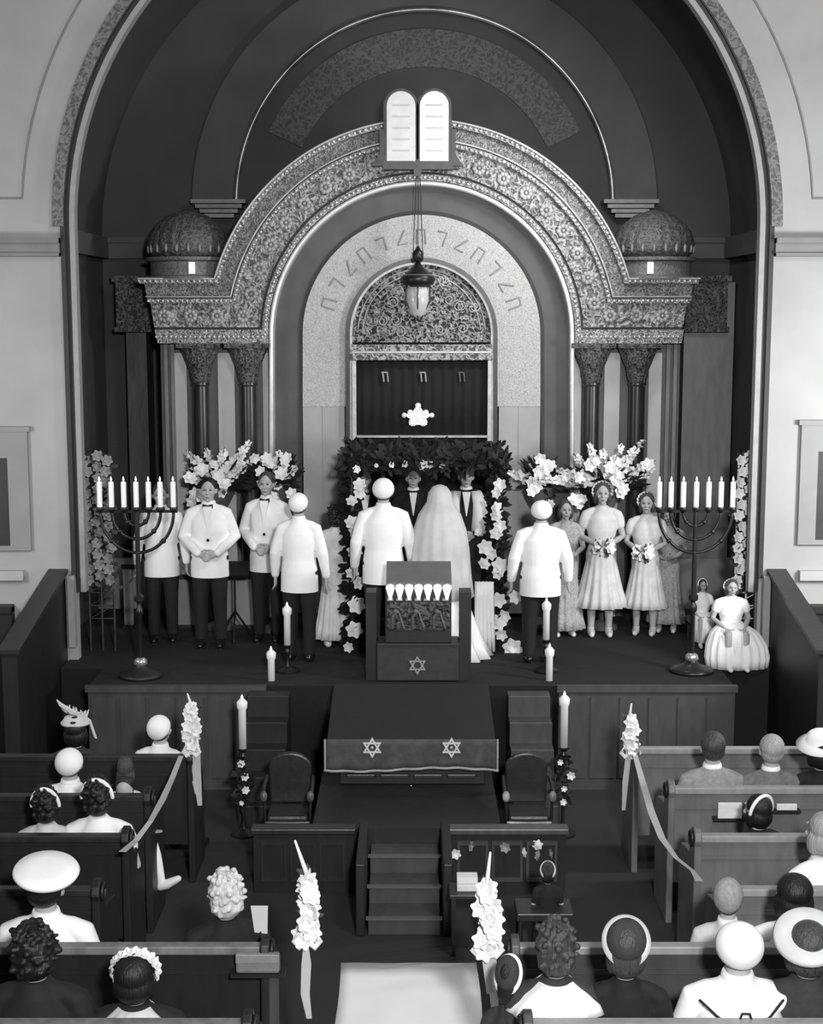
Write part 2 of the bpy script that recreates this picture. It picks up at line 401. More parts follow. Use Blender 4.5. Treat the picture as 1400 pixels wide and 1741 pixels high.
# ================================================================== THE ARK
def KA(px, py): return KW(px, py, YA)
kA = (KA(1200, 567)[0]-KA(200, 567)[0])/1000
CA = (717, 567)
ark = thing('torah_ark', 'tall carved and gilded arched ark front with paired dark columns', 'ark', (KA(717, 567)[0], YA, ZS))
OX, OZ = ark.location.x, ark.location.z
def cen(R_, yh, xl_, xr_, n=60):
    a = math.asin((CA[1]-yh)/R_)
    pts = [(xl_, yh)] + [(CA[0]+R_*math.cos(PI-a-(PI-2*a)*i/n), CA[1]-R_*math.sin(PI-a-(PI-2*a)*i/n)) for i in range(n+1)] + [(xr_, yh)]
    return [(KA(*p)[0]-OX, KA(*p)[1]-OZ) for p in pts]
def jam(R_, yb, n=60):
    pts = [(CA[0]-R_, yb)] + [(CA[0]-R_*math.cos(PI*i/n), CA[1]-R_*math.sin(PI*i/n)) for i in range(n+1)] + [(CA[0]+R_, yb)]
    return [(KA(*p)[0]-OX, KA(*p)[1]-OZ) for p in pts]
def resamp(path, step):
    out = []; acc = 0
    for a, b in zip(path, path[1:]):
        d = math.dist(a, b); t = -acc + step if acc else 0
        while t <= d:
            out.append((a[0]+(b[0]-a[0])*t/d, a[1]+(b[1]-a[1])*t/d)); t += step
        acc = d - (t - step)
    return out
ZBOT = 1040
L0, L1, L2 = (245, 1180), (252, 1172), (272, 1160)
bands = [('crown_moulding', (357, 475, 245, 1180), (348, 483, 247, 1178), -.34, BRONZE2),
         ('upper_frieze', (348, 483, 252, 1173), (327, 504, 256, 1168), -.24, BRONZE),
         ('dark_fillet', (327, 504, 256, 1168), (322, 508, 258, 1166), -.20, GROOVE),
         ('bead_moulding', (322, 508, 258, 1168), (315, 516, 262, 1164), -.29, BRONZE2),
         ('main_frieze', (315, 516, 262, 1162), (272, 556, 268, 1156), -.22, mat('gilded_vine_relief', .36, .4, 'ornate', .11, 13, metal=.15, bump=.8)),
         ('lower_fillet', (272, 556, 268, 1156), (267, 560, 270, 1154), -.19, GROOVE),
         ('lower_moulding', (267, 560, 270, 1156), (257, 583, 275, 1152), -.27, BRONZE2)]
for nm, a, b, y, m in bands:
    obj(nm, band(NB(), cen(*a), cen(*b), y, 0), m, ark)
bm = NB()
for (r_, yh, a_, b_, rr, yy, st_) in ((352, 479, 246, 1179, .014, -.35, .062), (318, 512, 260, 1166, .013, -.30, .055), (262, 572, 273, 1154, .013, -.28, .055)):
    for p in resamp(cen(r_, yh, a_, b_, 90), st_):
        bmesh.ops.create_icosphere(bm, subdivisions=1, radius=rr*1.35, matrix=Matrix.Translation((p[0], yy, p[1])))
o = obj('bead_ornament', bm, GILT, ark, smooth=True); o['kind'] = 'stuff'
bm = NB(); tube(bm, [(p[0], -.36, p[1]) for p in cen(357, 475, 245, 1180)], .014, 6); tube(bm, [(p[0], -.31, p[1]) for p in cen(325, 505, 257, 1167)], .011, 6)
obj('raised_bead', bm, mat('gilt_bead', .55, .4, 'plain', .35, 4, metal=.3), ark, smooth=True)
# rounded rosettes along the main frieze
bm = NB()
for kk, p in enumerate(resamp(cen(294, 537, 285, 1145, 90), .30)):
    for a in range(8):
        an = a*PI/4+kk; ell(bm, (p[0]+.052*math.cos(an), -.235, p[1]+.052*math.sin(an)), (.03, .02, .03), 8)
    ell(bm, (p[0], -.245, p[1]), (.022, .02, .022), 8)
o = obj('rosette_relief', bm, mat('worn_gilt', .42, .45, 'plain', .2, 9, metal=.1), ark, smooth=True); o['kind'] = 'stuff'
obj('bright_arch_moulding', band(NB(), jam(256, ZBOT), jam(248, ZBOT), -.24, 0), GILT, ark)
bm = NB(); tube(bm, [(p[0], -.25, p[1]) for p in jam(252, ZBOT)], .028, 8); obj('arch_roll', bm, GILT, ark, smooth=True)
obj('dark_arch_band', band(NB(), jam(248, ZBOT), jam(203, ZBOT), -.06, 0), DARKBAND, ark)
obj('inner_shadow_line', band(NB(), jam(208, ZBOT), jam(202, ZBOT), -.075, 0), GROOVE, ark)
# pale mosaic arch with plainer marble jambs below
up = [p for p in jam(201, 690)]; dn = [p for p in jam(128, 690)]
obj('pale_inscribed_arch', band(NB(), up, dn, -.10, 0), STONE, ark)
for s in (-1, 1):
    a = KA(CA[0]+s*201, 690); b = KA(CA[0]+s*128, ZBOT)
    bm = NB(); xa, xb = sorted((a[0]-OX, b[0]-OX)); box(bm, xa, xb, -.09, 0, b[1]-OZ+0, a[1]-OZ)
    box(bm, (xa+xb)/2-.012, (xa+xb)/2+.012, -.10, 0, b[1]-OZ, a[1]-OZ)
    obj('marble_jamb', bm, STONELO, ark)
obj('door_arch_moulding', band(NB(), jam(128, ZBOT), jam(121, ZBOT), -.16, 0), BLACKM, ark)
obj('inner_gilt_line', band(NB(), jam(121, 770), jam(117, 770), -.12, 0), mat('gilt_line', .4, .4, 'plain', .3, 9, metal=.3), ark)
# engraved marks around the pale arch
ENG = mat('grey_engraving', .28, .7, 'plain', .25)
for k in range(13):
    an = R(18+k*12); p = KA(CA[0]-165*math.cos(an), CA[1]-165*math.sin(an)); x, z = p[0]-OX, p[1]-OZ
    r_ = Matrix.Rotation(an-PI/2, 4, 'Y'); bm = NB(); q = [(-.05, -.08), (-.05, .07), (.04, .07), (.05, -.08)]
    if k % 3 == 1: q = [(-.05, .07), (.05, .07), (.03, -.08)]
    if k % 3 == 2: q = [(.05, -.07), (-.05, -.07), (.0, .0), (.05, .07)]
    tube(bm, [r_ @ Vector((a_, 0, b_)) for a_, b_ in q], .011, 6)
    obj('engraved_mark', bm, ENG, ark, smooth=True, loc=(x, -.104, z))
# tympanum
tp = arc((KA(717, 567)[0]-OX, KA(717, 567)[1]-OZ), 118*kA, PI, 0, 40)
tb = KA(717, 582)[1]-OZ
bm = prism(NB(), [(tp[0][0], tb)] + tp + [(tp[-1][0], tb)], -.05, 0); obj('tympanum', bm, TYMP, ark)
bm = NB()
for r0 in (108, 100): tube(bm, [(p[0], -.06, p[1]) for p in arc((tp[0][0]+118*kA, KA(0, 567)[1]-OZ), r0*kA, R(176), R(4), 40)], .008, 6)
random.seed(3)
for k in range(26):
    u = random.uniform(-.62, .62); v = random.uniform(.02, .68)
    if u*u+v*v > .50 or (abs(u) < .2 and .05 < v < .5): continue
    c = (tp[0][0]+118*kA+u*1, tb+.08+v)
    tube(bm, [(c[0]+(.02+.05*t/12)*math.cos(t*.75+k), -.062, c[1]+(.02+.05*t/12)*math.sin(t*.75+k)) for t in range(13)], .008, 5)
obj('scroll_relief', bm, mat('pale_gilt_scroll', .48, .4, 'plain', .3, 9, metal=.2), ark, smooth=True)
# ark opening with frame
def ZA(py): return KA(0, py)[1]-OZ
def XA(px): return KA(px, 660)[0]-OX
obj('lintel', BX(XA(596), XA(836), -.17, 0, ZA(612), ZA(585)), mat('lintel_carving', .30, .4, 'ornate', .04, 14, metal=.2), ark, bevel=.008)
bm = NB(); box(bm, XA(600), XA(607), -.19, 0, ZA(765), ZA(612)); box(bm, XA(828), XA(834), -.19, 0, ZA(765), ZA(612))
box(bm, XA(600), XA(834), -.19, 0, ZA(600), ZA(596)); box(bm, XA(607), XA(828), -.19, 0, ZA(742), ZA(738)); box(bm, XA(600), XA(836), -.22, 0, ZA(768), ZA(760))
obj('door_frame', bm, mat('frame_gilt', .36, .35, 'plain', .28, 9, metal=.3), ark, bevel=.004)
obj('shade_sheet', BX(XA(590), XA(843), -.012, 0, 0, ZA(582)), VELVET, ark)  # thin black sheet standing in for the shade in the ark opening
cur = NB(); n_ = 60; rws = []
for j, z in enumerate((ZA(737), ZA(675), ZA(615))):
    rws.append([cur.verts.new((XA(608)+(XA(828)-XA(608))*i/n_, -.10+.012*math.sin(i*1.35), z)) for i in range(n_+1)])
for a, b in zip(rws, rws[1:]):
    for i in range(n_): cur.faces.new((a[i], a[i+1], b[i+1], b[i]))
curtain = obj('ark_curtain', cur, VELVET, None, smooth=True, loc=ark.location)
sm = curtain.modifiers.new('s', 'SOLIDIFY'); sm.thickness = .01
tag(curtain, 'black velvet ark curtain with a pale crown emblem', 'curtain')
def crown(w_, h_):
    pts = [(-.62, -.5), (.62, -.5), (.5, -.1), (1, .25), (.45, .35), (0, 1), (-.45, .35), (-1, .25), (-.5, -.1)]
    return [(p[0]*w_, p[1]*h_) for p in pts]
c = (XA(711), ZA(709))
bm = prism(NB(), [(c[0]+p[0], c[1]+p[1]) for p in crown(.17, .16)], -.155, -.115)
for a_, b_, r_ in ((0, .14, .035), (-.09, .06, .035), (.09, .06, .035), (-.16, .03, .03), (.16, .03, .03), (-.06, -.05, .05), (.06, -.05, .05), (0, .04, .06)): ell(bm, (c[0]+a_, -.13, c[1]+b_), (r_, .02, r_), 12)
obj('crown_emblem', bm, mat('silver_embroidery', .85, .5, 'plain', .75, 12), curtain)
for px, v in ((656, .35), (720, .3), (785, .10)):
    c = (XA(px), ZA(640)); bm = NB()
    tube(bm, [(c[0]-.04, -.125, c[1]+.05), (c[0]+.02, -.125, c[1]+.05), (c[0]+.03, -.125, c[1]-.05)], .012, 6); tube(bm, [(c[0]-.03, -.125, c[1]+.04), (c[0]-.02, -.125, c[1]-.05)], .012, 6)
    obj('embroidered_letter', bm, mat('thread_%d' % px, v, .6, 'plain', v*.7), curtain, smooth=True)
# wall body of the ark behind the columns
for a_, b_ in ((275, 461), (973, 1155)): obj('ark_wall', BX(XA(a_), XA(b_), -.02, .6, 0, ZA(583)), mat('ark_wall_marble', .09, .5, 'marble', .06, 4), ark)
bm = band(NB(), cen(350, 482, 250, 1176), cen(252, 583, 275, 1152), .0, .55); obj('ark_core', bm, VAULTB, ark)
for px in (308, 386, 455, 980, 1040, 1113):
    w_ = {308: 11, 386: 14, 455: 7, 980: 8, 1040: 13, 1113: 11}[px]
    obj('pale_pilaster', BX(XA(px-w_), XA(px+w_), -.05, 0, 0, ZA(600)), LIGHTP, ark)
for px in (285, 296, 1134, 1146): obj('outer_pilaster', BX(XA(px-3), XA(px+3), -.07, 0, 0, ZA(583)), PANELG, ark)
for px in (345, 425, 1003, 1080):
    colo = obj('column', lathe(NB(), [(.13, 0), (.13, .08), (.105, .14), (.098, .2), (.10, 1.2), (.095, ZA(655)), (.108, ZA(653)), (.108, ZA(649))], 28), COLM, ark, smooth=True, loc=(XA(px), -.17, 0), auto=True)
    h0, h1 = ZA(649), ZA(590); rr = []
    cp = NB()
    loft(cp, [(0, 0, h0, .10, .10), (0, 0, h0+.08, .125, .125), (0, 0, h0+.15, .13, .13), (0, 0, h0+.24, .17, .165), (0, 0, h1, .235, .17)], 16, 8, .06)
    box(cp, -.25, .25, -.18, .17, h1-.005, ZA(583))
    ell(cp, (0, -.13, h0+.2), (.05, .04, .05), 8)
    obj('capital', cp, CAPM, colo)
# tablets
tb = thing('decalogue_tablets', 'pair of glowing round-topped stone tablets crowning the ark arch', 'tablets', (KA(710, 290)[0], YA-.42, KA(710, 290)[1]))
u = kA
def tl(cx, w_, z0, z1, n=16):
    return [(cx-w_, z0)] + arc((cx, z1-w_), w_, PI, 0, n) + [(cx+w_, z0)]
bm = NB(); box(bm, -57*u, 57*u, -.01, .10, -4*u, 12*u); prism(bm, [(-75*u, 2*u), (-55*u, 2*u), (-55*u, 60*u), (-62*u, 60*u), (-62*u, 20*u)], .0, .1); prism(bm, [(75*u, 2*u), (55*u, 2*u), (55*u, 60*u), (62*u, 60*u), (62*u, 20*u)], .0, .1)
for s in (-1, 1): prism(bm, tl(s*27*u, 28.5*u, 2*u, 125*u), .02, .10)
box(bm, -6*u, 6*u, 0, .05, -14*u, 0)
obj('tablet_frame', bm, BLACKM, tb)
for s in (-1, 1):
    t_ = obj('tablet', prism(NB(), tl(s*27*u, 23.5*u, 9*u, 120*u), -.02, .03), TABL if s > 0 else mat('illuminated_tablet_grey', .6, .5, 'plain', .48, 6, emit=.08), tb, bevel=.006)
    for k in range(5):
        x = s*27*u; z = (24+k*18)*u; obj('engraved_line', BX(x-14*u, x+14*u, -.023, -.02, z, z+3*u), mat('faint_engraving', .5, .7, 'plain', .45), t_)
# domes
for px in (320, 1112):
    p = KA(px, 475); k_ = kA
    t = obj('drum', lathe(NB(), [(72*k_, 0), (72*k_, 4*k_), (64*k_, 6*k_), (64*k_, 28*k_), (72*k_, 31*k_), (72*k_, 36*k_)], 32), mat('drum_courses', .16, .5, 'ornate', .09, 22, bump=.3), ark, loc=(p[0]-OX, .06, p[1]-OZ), auto=True)
    obj('dome_shell', lathe(NB(), [(58*k_, 36*k_), (66*k_, 46*k_), (68*k_, 58*k_), (63*k_, 76*k_), (52*k_, 92*k_), (34*k_, 106*k_), (14*k_, 113*k_), (4*k_, 116*k_)], 96, pleat=24, amp=.015), DOME, t, smooth=True)
    bm = NB()
    for q in range(22):
        a = q*2*PI/22; ell(bm, (67*k_*math.cos(a), 67*k_*math.sin(a), 50*k_), (.02, .02, .05), 6)
    dpb = obj('dome_petal_band', bm, mat('dome_petals', .24, .5, 'plain', .18), t, smooth=True); dpb['kind'] = 'stuff'
    sx = 1 if px < 700 else -1
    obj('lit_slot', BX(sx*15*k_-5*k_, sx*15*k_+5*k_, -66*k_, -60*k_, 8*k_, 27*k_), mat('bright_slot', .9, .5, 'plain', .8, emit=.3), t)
# eternal light
p0 = KW(711, 300, YA-.5); yL = YA-.5
el = thing('hanging_lamp', 'black eternal lamp with pale glass bowl hanging on chains before the ark', 'lamp', (p0[0], yL, KW(711, 545, yL)[1]))
def zl(py): return KW(711, py, yL)[1]-el.location.z
bm = NB()
for dx in (-.055, 0, .055): tube(bm, [(dx*.4, 0, zl(300)), (dx, 0, zl(440))], .006, 5, caps=False)
obj('chain', bm, mat('chain_metal', .06, .4, 'plain', .05, metal=.4), el)
obj('lamp_canopy', lathe(NB(), [(.02, zl(445)), (.06, zl(443)), (.065, zl(430)), (.03, zl(424)), (.01, zl(418))], 18), BLACKM, el, smooth=True)
obj('lamp_crown', lathe(NB(), [(.06, zl(488)), (.17, zl(484)), (.20, zl(474)), (.17, zl(468)), (.12, zl(462)), (.05, zl(452)), (.02, zl(445))], 24), BLACKM, el, smooth=True)
obj('crown_band', lathe(NB(), [(.165, zl(472)), (.175, zl(470)), (.168, zl(467))], 24), BRASS, el, smooth=True)
obj('glass_bowl', lathe(NB(), [(.02, zl(542)), (.09, zl(534)), (.135, zl(515)), (.14, zl(500)), (.12, zl(488))], 24), GLASS, el, smooth=True)
bm = NB()
for a in range(6):
    an = a*PI/3+.5; tube(bm, [(.15*math.cos(an), .15*math.sin(an), zl(485)), (.155*math.cos(an), .155*math.sin(an), zl(512)), (.03*math.cos(an), .03*math.sin(an), zl(545))], .008, 5)
obj('lamp_strap', bm, BLACKM, el, smooth=True)

# ================================================================== FLOWERS
def petal(bm, c, d, side, ln, wd, curl=.3):
    d = Vector(d).normalized(); side = Vector(side); side = (side-d*side.dot(d)).normalized(); nrm = d.cross(side)
    pts = [(0, .2), (.35, .85), (.7, 1), (1, .25)]; L_ = []; R_ = []
    for t, w_ in pts:
        cc = Vector(c)+d*ln*t+nrm*curl*ln*t*t
        L_.append(bm.verts.new(cc-side*wd*.5*w_)); R_.append(bm.verts.new(cc+side*wd*.5*w_))
    for i in range(3): bm.faces.new((L_[i], R_[i], R_[i+1], L_[i+1]))
def blossom(bm, c, d, size, n=6):
    d = Vector(d).normalized(); u = d.orthogonal().normalized(); v = d.cross(u)
    for k in range(n):
        a = 2*PI*k/n; s = u*math.cos(a)+v*math.sin(a)
        petal(bm, c, d*.75+s*.8, s.cross(d), size, size*.74, .35)
def leaf(bm, c, d, ln, wd):
    d = Vector(d).normalized(); petal(bm, c, d, d.orthogonal(), ln, wd, .15)
def rv(a=1): return Vector((random.uniform(-a, a), random.uniform(-a, a), random.uniform(-a, a)))
def flower_mesh(seed, size=.07, n=6):
    random.seed(seed); bm = NB(); blossom(bm, (0,0,0), (0,0,1), size, n); blossom(bm, (0,0,.01), (.2,.1,1), size*.6, 5); return fin(bm, 'blossom')
BLM = [flower_mesh(k, .085, 6) for k in range(3)]
def put_blossom(parent, p, d, sc, m=PETAL, name='blossom'):
    o = obj(name, BLM[random.randrange(3)], m, parent, loc=p)
    o.rotation_euler = Vector(d).to_track_quat('Z', 'Y').to_euler(); o.scale = (sc,)*3; return o
def gladiolus(parent, p, d, ln, seed):
    random.seed(seed); d = Vector(d).normalized(); bm = NB()
    n = int(ln/.045)
    for k in range(n):
        t = k/n; c = Vector(p)+d*ln*(.25+.75*t); s = rv().cross(d).normalized()
        blossom(bm, c, s*.8+d*.6+Vector((0, -.5, 0)), .10*(1-.6*t), 5)
    o = obj('gladiolus', bm, PETAL, parent)
    bm = NB(); tube(bm, [p, Vector(p)+d*ln], .006, 5); obj('stem', bm, LEAFG, o)
    return o
def arrangement(px, py, Y, dirs, label, seed, spread=1.0):
    p = atY(px, py, Y); t = thing('flower_arrangement', label, 'flowers', (p.x, p.y, ZS))
    h = p.z - ZS
    obj('pedestal', lathe(NB(), [(.17, 0), (.17, .04), (.05, .1), (.04, h-.35), (.08, h-.3), (.16, h-.15), (.19, h-.04), (.17, h-.04)], 24), mat('grey_pedestal', .10, .5, 'plain', .08), t, auto=True)
    random.seed(seed); bm = NB()
    for k in range(150):
        d = rv(); d.z = abs(d.z)*.9-.25; d.y *= .5; d.x *= 1.5*spread
        leaf(bm, Vector((0, 0, h)) + d*.16, d, random.uniform(.12, .26), .045)
    o = obj('foliage', bm, LEAF, t); o['kind'] = 'stuff'
    for k, (a, ln) in enumerate(dirs):
        d = Vector((math.sin(R(a)), random.uniform(-.35, .0), math.cos(R(a)))); gladiolus(t, (0, -.02, h), d, ln, seed*17+k)
    random.seed(seed+5)
    for k in range(14):
        x = random.uniform(-.42, .42)*spread; z = random.uniform(-.22, .30)-abs(x)*.15
        put_blossom(t, (x, -.14-random.random()*.12, h+z), (random.uniform(-.6, .6), -1, random.uniform(-.3, .8)), random.uniform(.6, 1.05))
    return t
arrangement(372, 822, 16.12, [(-62, .40), (-42, .52), (-18, .42), (12, .45), (38, .62), (55, .5), (-80, .35)], 'white gladioli fanned out behind the ushers on the left', 11, .8)
arrangement(1030, 822, 16.12, [(-72, .62), (-48, .5), (-25, .5), (-8, .42), (18, .5), (40, .66), (62, .62), (78, .5), (-85, .8)], 'large white gladioli spray behind the two bridesmaids on the right', 12, 1.15)
t = arrangement(468, 815, 15.98, [(-35, .3), (10, .34), (60, .32)], 'small bunch of white lilies beside the left fan of gladioli', 13, .5)
t = arrangement(918, 820, 16.3, [(-70, .40), (-20, .3)], 'dark leafy bunch with a pale spear above the usher on the right', 14, .3)
# floral canopy: two leafy posts, far posts, leafy roof
pL = atY(600, 1112, 15.05); pR = atY(843, 1112, 15.05)
xL_, xR_ = pL.x, pR.x; zT = atY(700, 772, 15.05).z
ch = thing('wedding_canopy', 'leafy wedding canopy of dark greenery dotted with white blooms before the ark', 'canopy', ((xL_+xR_)/2, 15.05, ZS))
hw = (xR_-xL_)/2
for k, (sx, yy) in enumerate(((-1, 0), (1, 0), (-1, 1.25), (1, 1.25))):
    po = obj('post', tube(NB(), [(sx*hw, yy, 0), (sx*hw, yy, zT-ZS)], .03, 8), WOODD, ch, smooth=True)
    random.seed(40+k); bm = NB()
    for q in range(420):
        z = random.uniform(0.02, zT-ZS); a = random.uniform(0, 2*PI); d = Vector((math.cos(a), math.sin(a), random.uniform(-.5, .5)))
        leaf(bm, Vector((sx*hw, yy, z))+d*.03, d, random.uniform(.07, .14), .06)
    o = obj('garland_leaves', bm, LEAF, po); o['kind'] = 'stuff'
bm = NB(); random.seed(50)
for q in range(900):
    x = random.uniform(-hw-.08, hw+.08); y = random.uniform(-.1, 1.3); z = zT-ZS+random.uniform(-.13, .0)
    if random.random() < .35: y = random.uniform(-.14, -.02); z -= .02
    leaf(bm, (x, y, z), rv(), random.uniform(.08, .16), .06)
o = obj('roof_greenery', bm, LEAF, ch); o['kind'] = 'stuff'
obj('roof_frame', BX(-hw, hw, 0, 1.25, zT-ZS-.07, zT-ZS-.03), VELVET, ch)
random.seed(61)
flw = [(607, 798, .9), (613, 825, 1.5), (612, 838, 1.3), (599, 853, 1.3), (598, 890, 1.6), (606, 903, 1.5), (604, 935, 1.7), (600, 975, 1.5), (608, 990, 1.5), (606, 1030, 2.0), (602, 1072, 1.9), (594, 1100, 1.2),
       (852, 825, 1.5), (846, 838, 1.2), (842, 865, 1.6), (844, 878, 1.3), (852, 895, 1.5), (845, 908, 1.5), (826, 930, 1.7), (838, 942, 1.4), (852, 962, 1.9), (815, 905, 1.0), (848, 975, 1.3), (822, 960, 1.4),
       (848, 1020, 1.7), (846, 1060, 1.8), (860, 1045, 1.5), (854, 1078, 1.4), (872, 1100, 2.2), (884, 1108, 1.8), (878, 1015, 1.5),
       (665, 791, .8), (690, 790, .8), (722, 791, 1.2), (730, 792, 1.1), (752, 790, .8), (640, 792, .5)]
for (px, py, sc) in flw:
    p = atY(px, py, 14.93); put_blossom(ch, (p.x-ch.location.x, -.12, p.z-ZS), (random.uniform(-.7, .7), -1, random.uniform(-.4, .7)), sc*.62)
# flower lattices at the sides
def lattice(px, w_, m, mf, label, seed):
    a = atY(px, 985, 15.0); b = atY(px, 770, 15.0)
    t = thing('flower_trellis', label, 'trellis', (a.x, 15.0, ZS)); z1 = b.z-ZS; z0_ = 0
    bm = NB()
    for s in (-1, 0, 1): tube(bm, [(s*w_*.5, 0, 0), (s*w_*.5, 0, z1-.05*abs(s))], .012, 6)
    zz = .35
    while zz < z1-.08:
        tube(bm, [(-w_*.5, 0, zz), (w_*.5, 0, zz)], .008, 5); tube(bm, [(-w_*.5, .01, zz), (w_*.5, .01, min(zz+.14, z1-.06))], .006, 5); zz += .14
    obj('lattice', bm, mf, t, smooth=True)
    random.seed(seed); zb_ = a.z-ZS; n = 0
    bm = NB()
    for k in range(260):
        leaf(bm, (random.uniform(-.6, .6)*w_, -.02, random.uniform(zb_-.1, z1)), rv(), .08, .05)
    o = obj('leaves', bm, LEAFG, t); o['kind'] = 'stuff'
    zz = zb_
    while zz < z1:
        for s in (-1, 0, 1):
            n += 1; put_blossom(t, (s*w_*.42+random.uniform(-.02, .02), -.05, zz+(.05 if s == 0 else 0)), (random.uniform(-.4, .4), -1, .2), .75, m)
        zz += .115
    return t
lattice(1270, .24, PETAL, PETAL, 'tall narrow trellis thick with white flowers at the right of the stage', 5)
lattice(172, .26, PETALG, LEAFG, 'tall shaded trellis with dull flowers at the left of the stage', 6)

# ================================================================== MENORAHS AND CANDLES
def menorah(px, pyb, cands, label):
    p = atZ(px, pyb, ZS+.01); t = thing('menorah', label, 'candelabrum', (p.x, p.y, ZS)); Y = p.y
    ztop = atY(px, 862, Y).z-ZS; ct = atY(px, 815, Y).z-ZS
    obj('base', lathe(NB(), [(.22, 0), (.22, .03), (.16, .05), (.08, .08), (.05, .12), (.03, .2)], 28), BLACKM if px > 700 else WOODD, t, smooth=True)
    obj('base_knop', lathe(NB(), [(.03, .10), (.07, .13), (.06, .17), (.02, .2)], 20), BRASS, t, smooth=True)
    prof = [(.022, .18), (.022, .6), (.04, .63), (.04, .67), (.022, .7), (.022, ztop-.95), (.05, ztop-.93), (.05, ztop-.89), (.024, ztop-.86), (.024, ztop-.03)]
    obj('stem', lathe(NB(), prof, 16), BLACKM, t, auto=True)
    xs = [atY(c, 862, Y).x-p.x for c in cands]; cx = xs[3]
    for i in range(3):
        r_ = (xs[6-i]-xs[i])/2; m_ = (xs[6-i]+xs[i])/2; bm = NB()
        tube(bm, [(m_-r_*math.cos(PI*k/24), 0, ztop-.05-r_*1.12*math.sin(PI*k/24)) for k in range(25)], .016, 8)
        for a in (.25, .5, .75): ell(bm, (m_-r_*math.cos(PI*a), 0, ztop-.05-r_*1.12*math.sin(PI*a)), (.027, .027, .027), 8)
        obj('branch', bm, BLACKM, t, smooth=True)
    obj('top_bar', BX(xs[0]-.04, xs[6]+.04, -.012, .012, ztop-.055, ztop-.03), BLACKM, t)
    for x in xs:
        obj('candle_cup', lathe(NB(), [(.016, ztop-.06), (.035, ztop-.03), (.042, ztop), (.03, ztop)], 12, (x, 0, 0)), BLACKM, t, smooth=True)
        c_ = obj('candle', lathe(NB(), [(.026, ztop), (.026, ct-.03), (.02, ct-.022), (.004, ct-.02)], 12, (x, 0, 0)), CANDLE, t, auto=True)
        obj('flame', lathe(NB(), [(.002, ct-.02), (.010, ct-.005), (.007, ct+.015), (.001, ct+.03)], 8, (x, 0, 0)), FLAME, c_, smooth=True)
menorah(240, 1148, [170, 190, 211, 232, 253, 273, 295], 'seven-branched floor menorah with white candles on the left of the stage')
menorah(1176, 1140, [1121, 1141, 1162, 1184, 1205, 1226, 1246], 'seven-branched floor menorah with white candles on the right of the stage')
for (px, y0, y1, Y, zb, lab) in ((489, 1030, 1096, 14.1, ZS, 'white candle on a stand farthest back left of the lectern'), (462, 1105, 1176, 13.75, .5, 'white candle on a stand, middle one of the left trio'), (413, 1188, 1272, 12.3, .5, 'white candle on a stand, nearest and outermost of the left trio'),
                          (929, 1022, 1087, 14.1, ZS, 'white candle before the right usher, farthest back of the right trio'), (934, 1100, 1173, 13.75, .5, 'white candle on a stand, middle one of the right trio'), (959, 1182, 1270, 12.3, .5, 'white candle on a stand, nearest and outermost of the right trio')):
    a = atY(px, y1, Y); b = atY(px, y0, Y)
    if Y == 12.3 : zb = .5 if abs(a.x) < 1.28 else 0
    if Y == 13.75: zb = .5
    t = thing('candle_stand', lab, 'candle', (a.x, Y, zb)); za_, zb_ = a.z-zb, b.z-zb
    obj('stand', lathe(NB(), [(.12, 0), (.12, .02), (.03, .06), (.014, .12), (.014, za_-.1), (.03, za_-.07), (.02, za_-.04), (.05, za_-.01), (.05, za_), (.03, za_)], 16), BLACKM, t, auto=True)
    c_ = obj('candle', lathe(NB(), [(.034, za_), (.034, zb_-.10), (.045, zb_-.08), (.048, zb_-.03), (.02, zb_)], 14), CANDLE, t, smooth=True)
    obj('flame', lathe(NB(), [(.004, zb_), (.013, zb_+.012), (.001, zb_+.04)], 8), FLAME, c_, smooth=True)
    if Y < 14:
        random.seed(px); bm = NB()
        for k in range(70): leaf(bm, Vector((random.uniform(-.05, .05), random.uniform(-.05, .05), za_-.08-random.random()*.45)), rv(), .09, .04)
        o = obj('hanging_greenery', bm, LEAF, t); o['kind'] = 'stuff'
        for k in range(4 if Y < 14 else 0): put_blossom(t, (random.uniform(-.05, .07), -.06, za_-.12-k*.12), (random.uniform(-.5, .5), -1, 0), random.uniform(.28, .5))

# ================================================================== LECTERN AND READING TABLE
def star(bm, c, r_, w_, y0, y1):
    for s in (1, -1):
        P_ = [(c[0]+r_*math.cos(PI/2*s+2*PI*k/3), c[1]+r_*math.sin(PI/2*s+2*PI*k/3)) for k in range(3)]
        Q_ = [(c[0]+(r_-w_*2)*math.cos(PI/2*s+2*PI*k/3), c[1]+(r_-w_*2)*math.sin(PI/2*s+2*PI*k/3)) for k in range(3)]
        for k in range(3):
            j = (k+1) % 3; prism(bm, [P_[k], P_[j], Q_[j], Q_[k]], y0+(.001 if s > 0 else 0), y1)
YL = atZ(710, 1160, ZS).y+.03
p = atY(710, 1160, YL); lx = p.x
lec = thing('lectern', 'dark carved lectern with a row of seven small white lights facing the hall', 'lectern', (lx, YL, ZS))
def zL(py): return atY(710, py, YL-.02)[2]-ZS
def xL(px): return atY(px, 1060, YL)[0]-lx
obj('cabinet', BX(xL(640), xL(782), 0, .34, 0, zL(1095)), WOODD, lec, bevel=.01)
obj('upper_cabinet', BX(xL(655), xL(768), .02, .30, zL(1095), zL(1003)), WOODD, lec, bevel=.008)
obj('side_screen', BX(xL(622), xL(640), .05, .3, 0, zL(1010)), WOODD, lec); obj('side_screen', BX(xL(782), xL(802), .05, .3, 0, zL(1010)), WOODD, lec)
bm = prism_x(NB(), [(-.02, zL(995)), (-.02, zL(990)), (.30, zL(962)-.01), (.30, zL(962)-.05)], xL(657), xL(768)); obj('sloped_top', bm, mat('grey_desk_cloth', .13, .8, 'fabric', .11, 8), lec)
bm = NB()
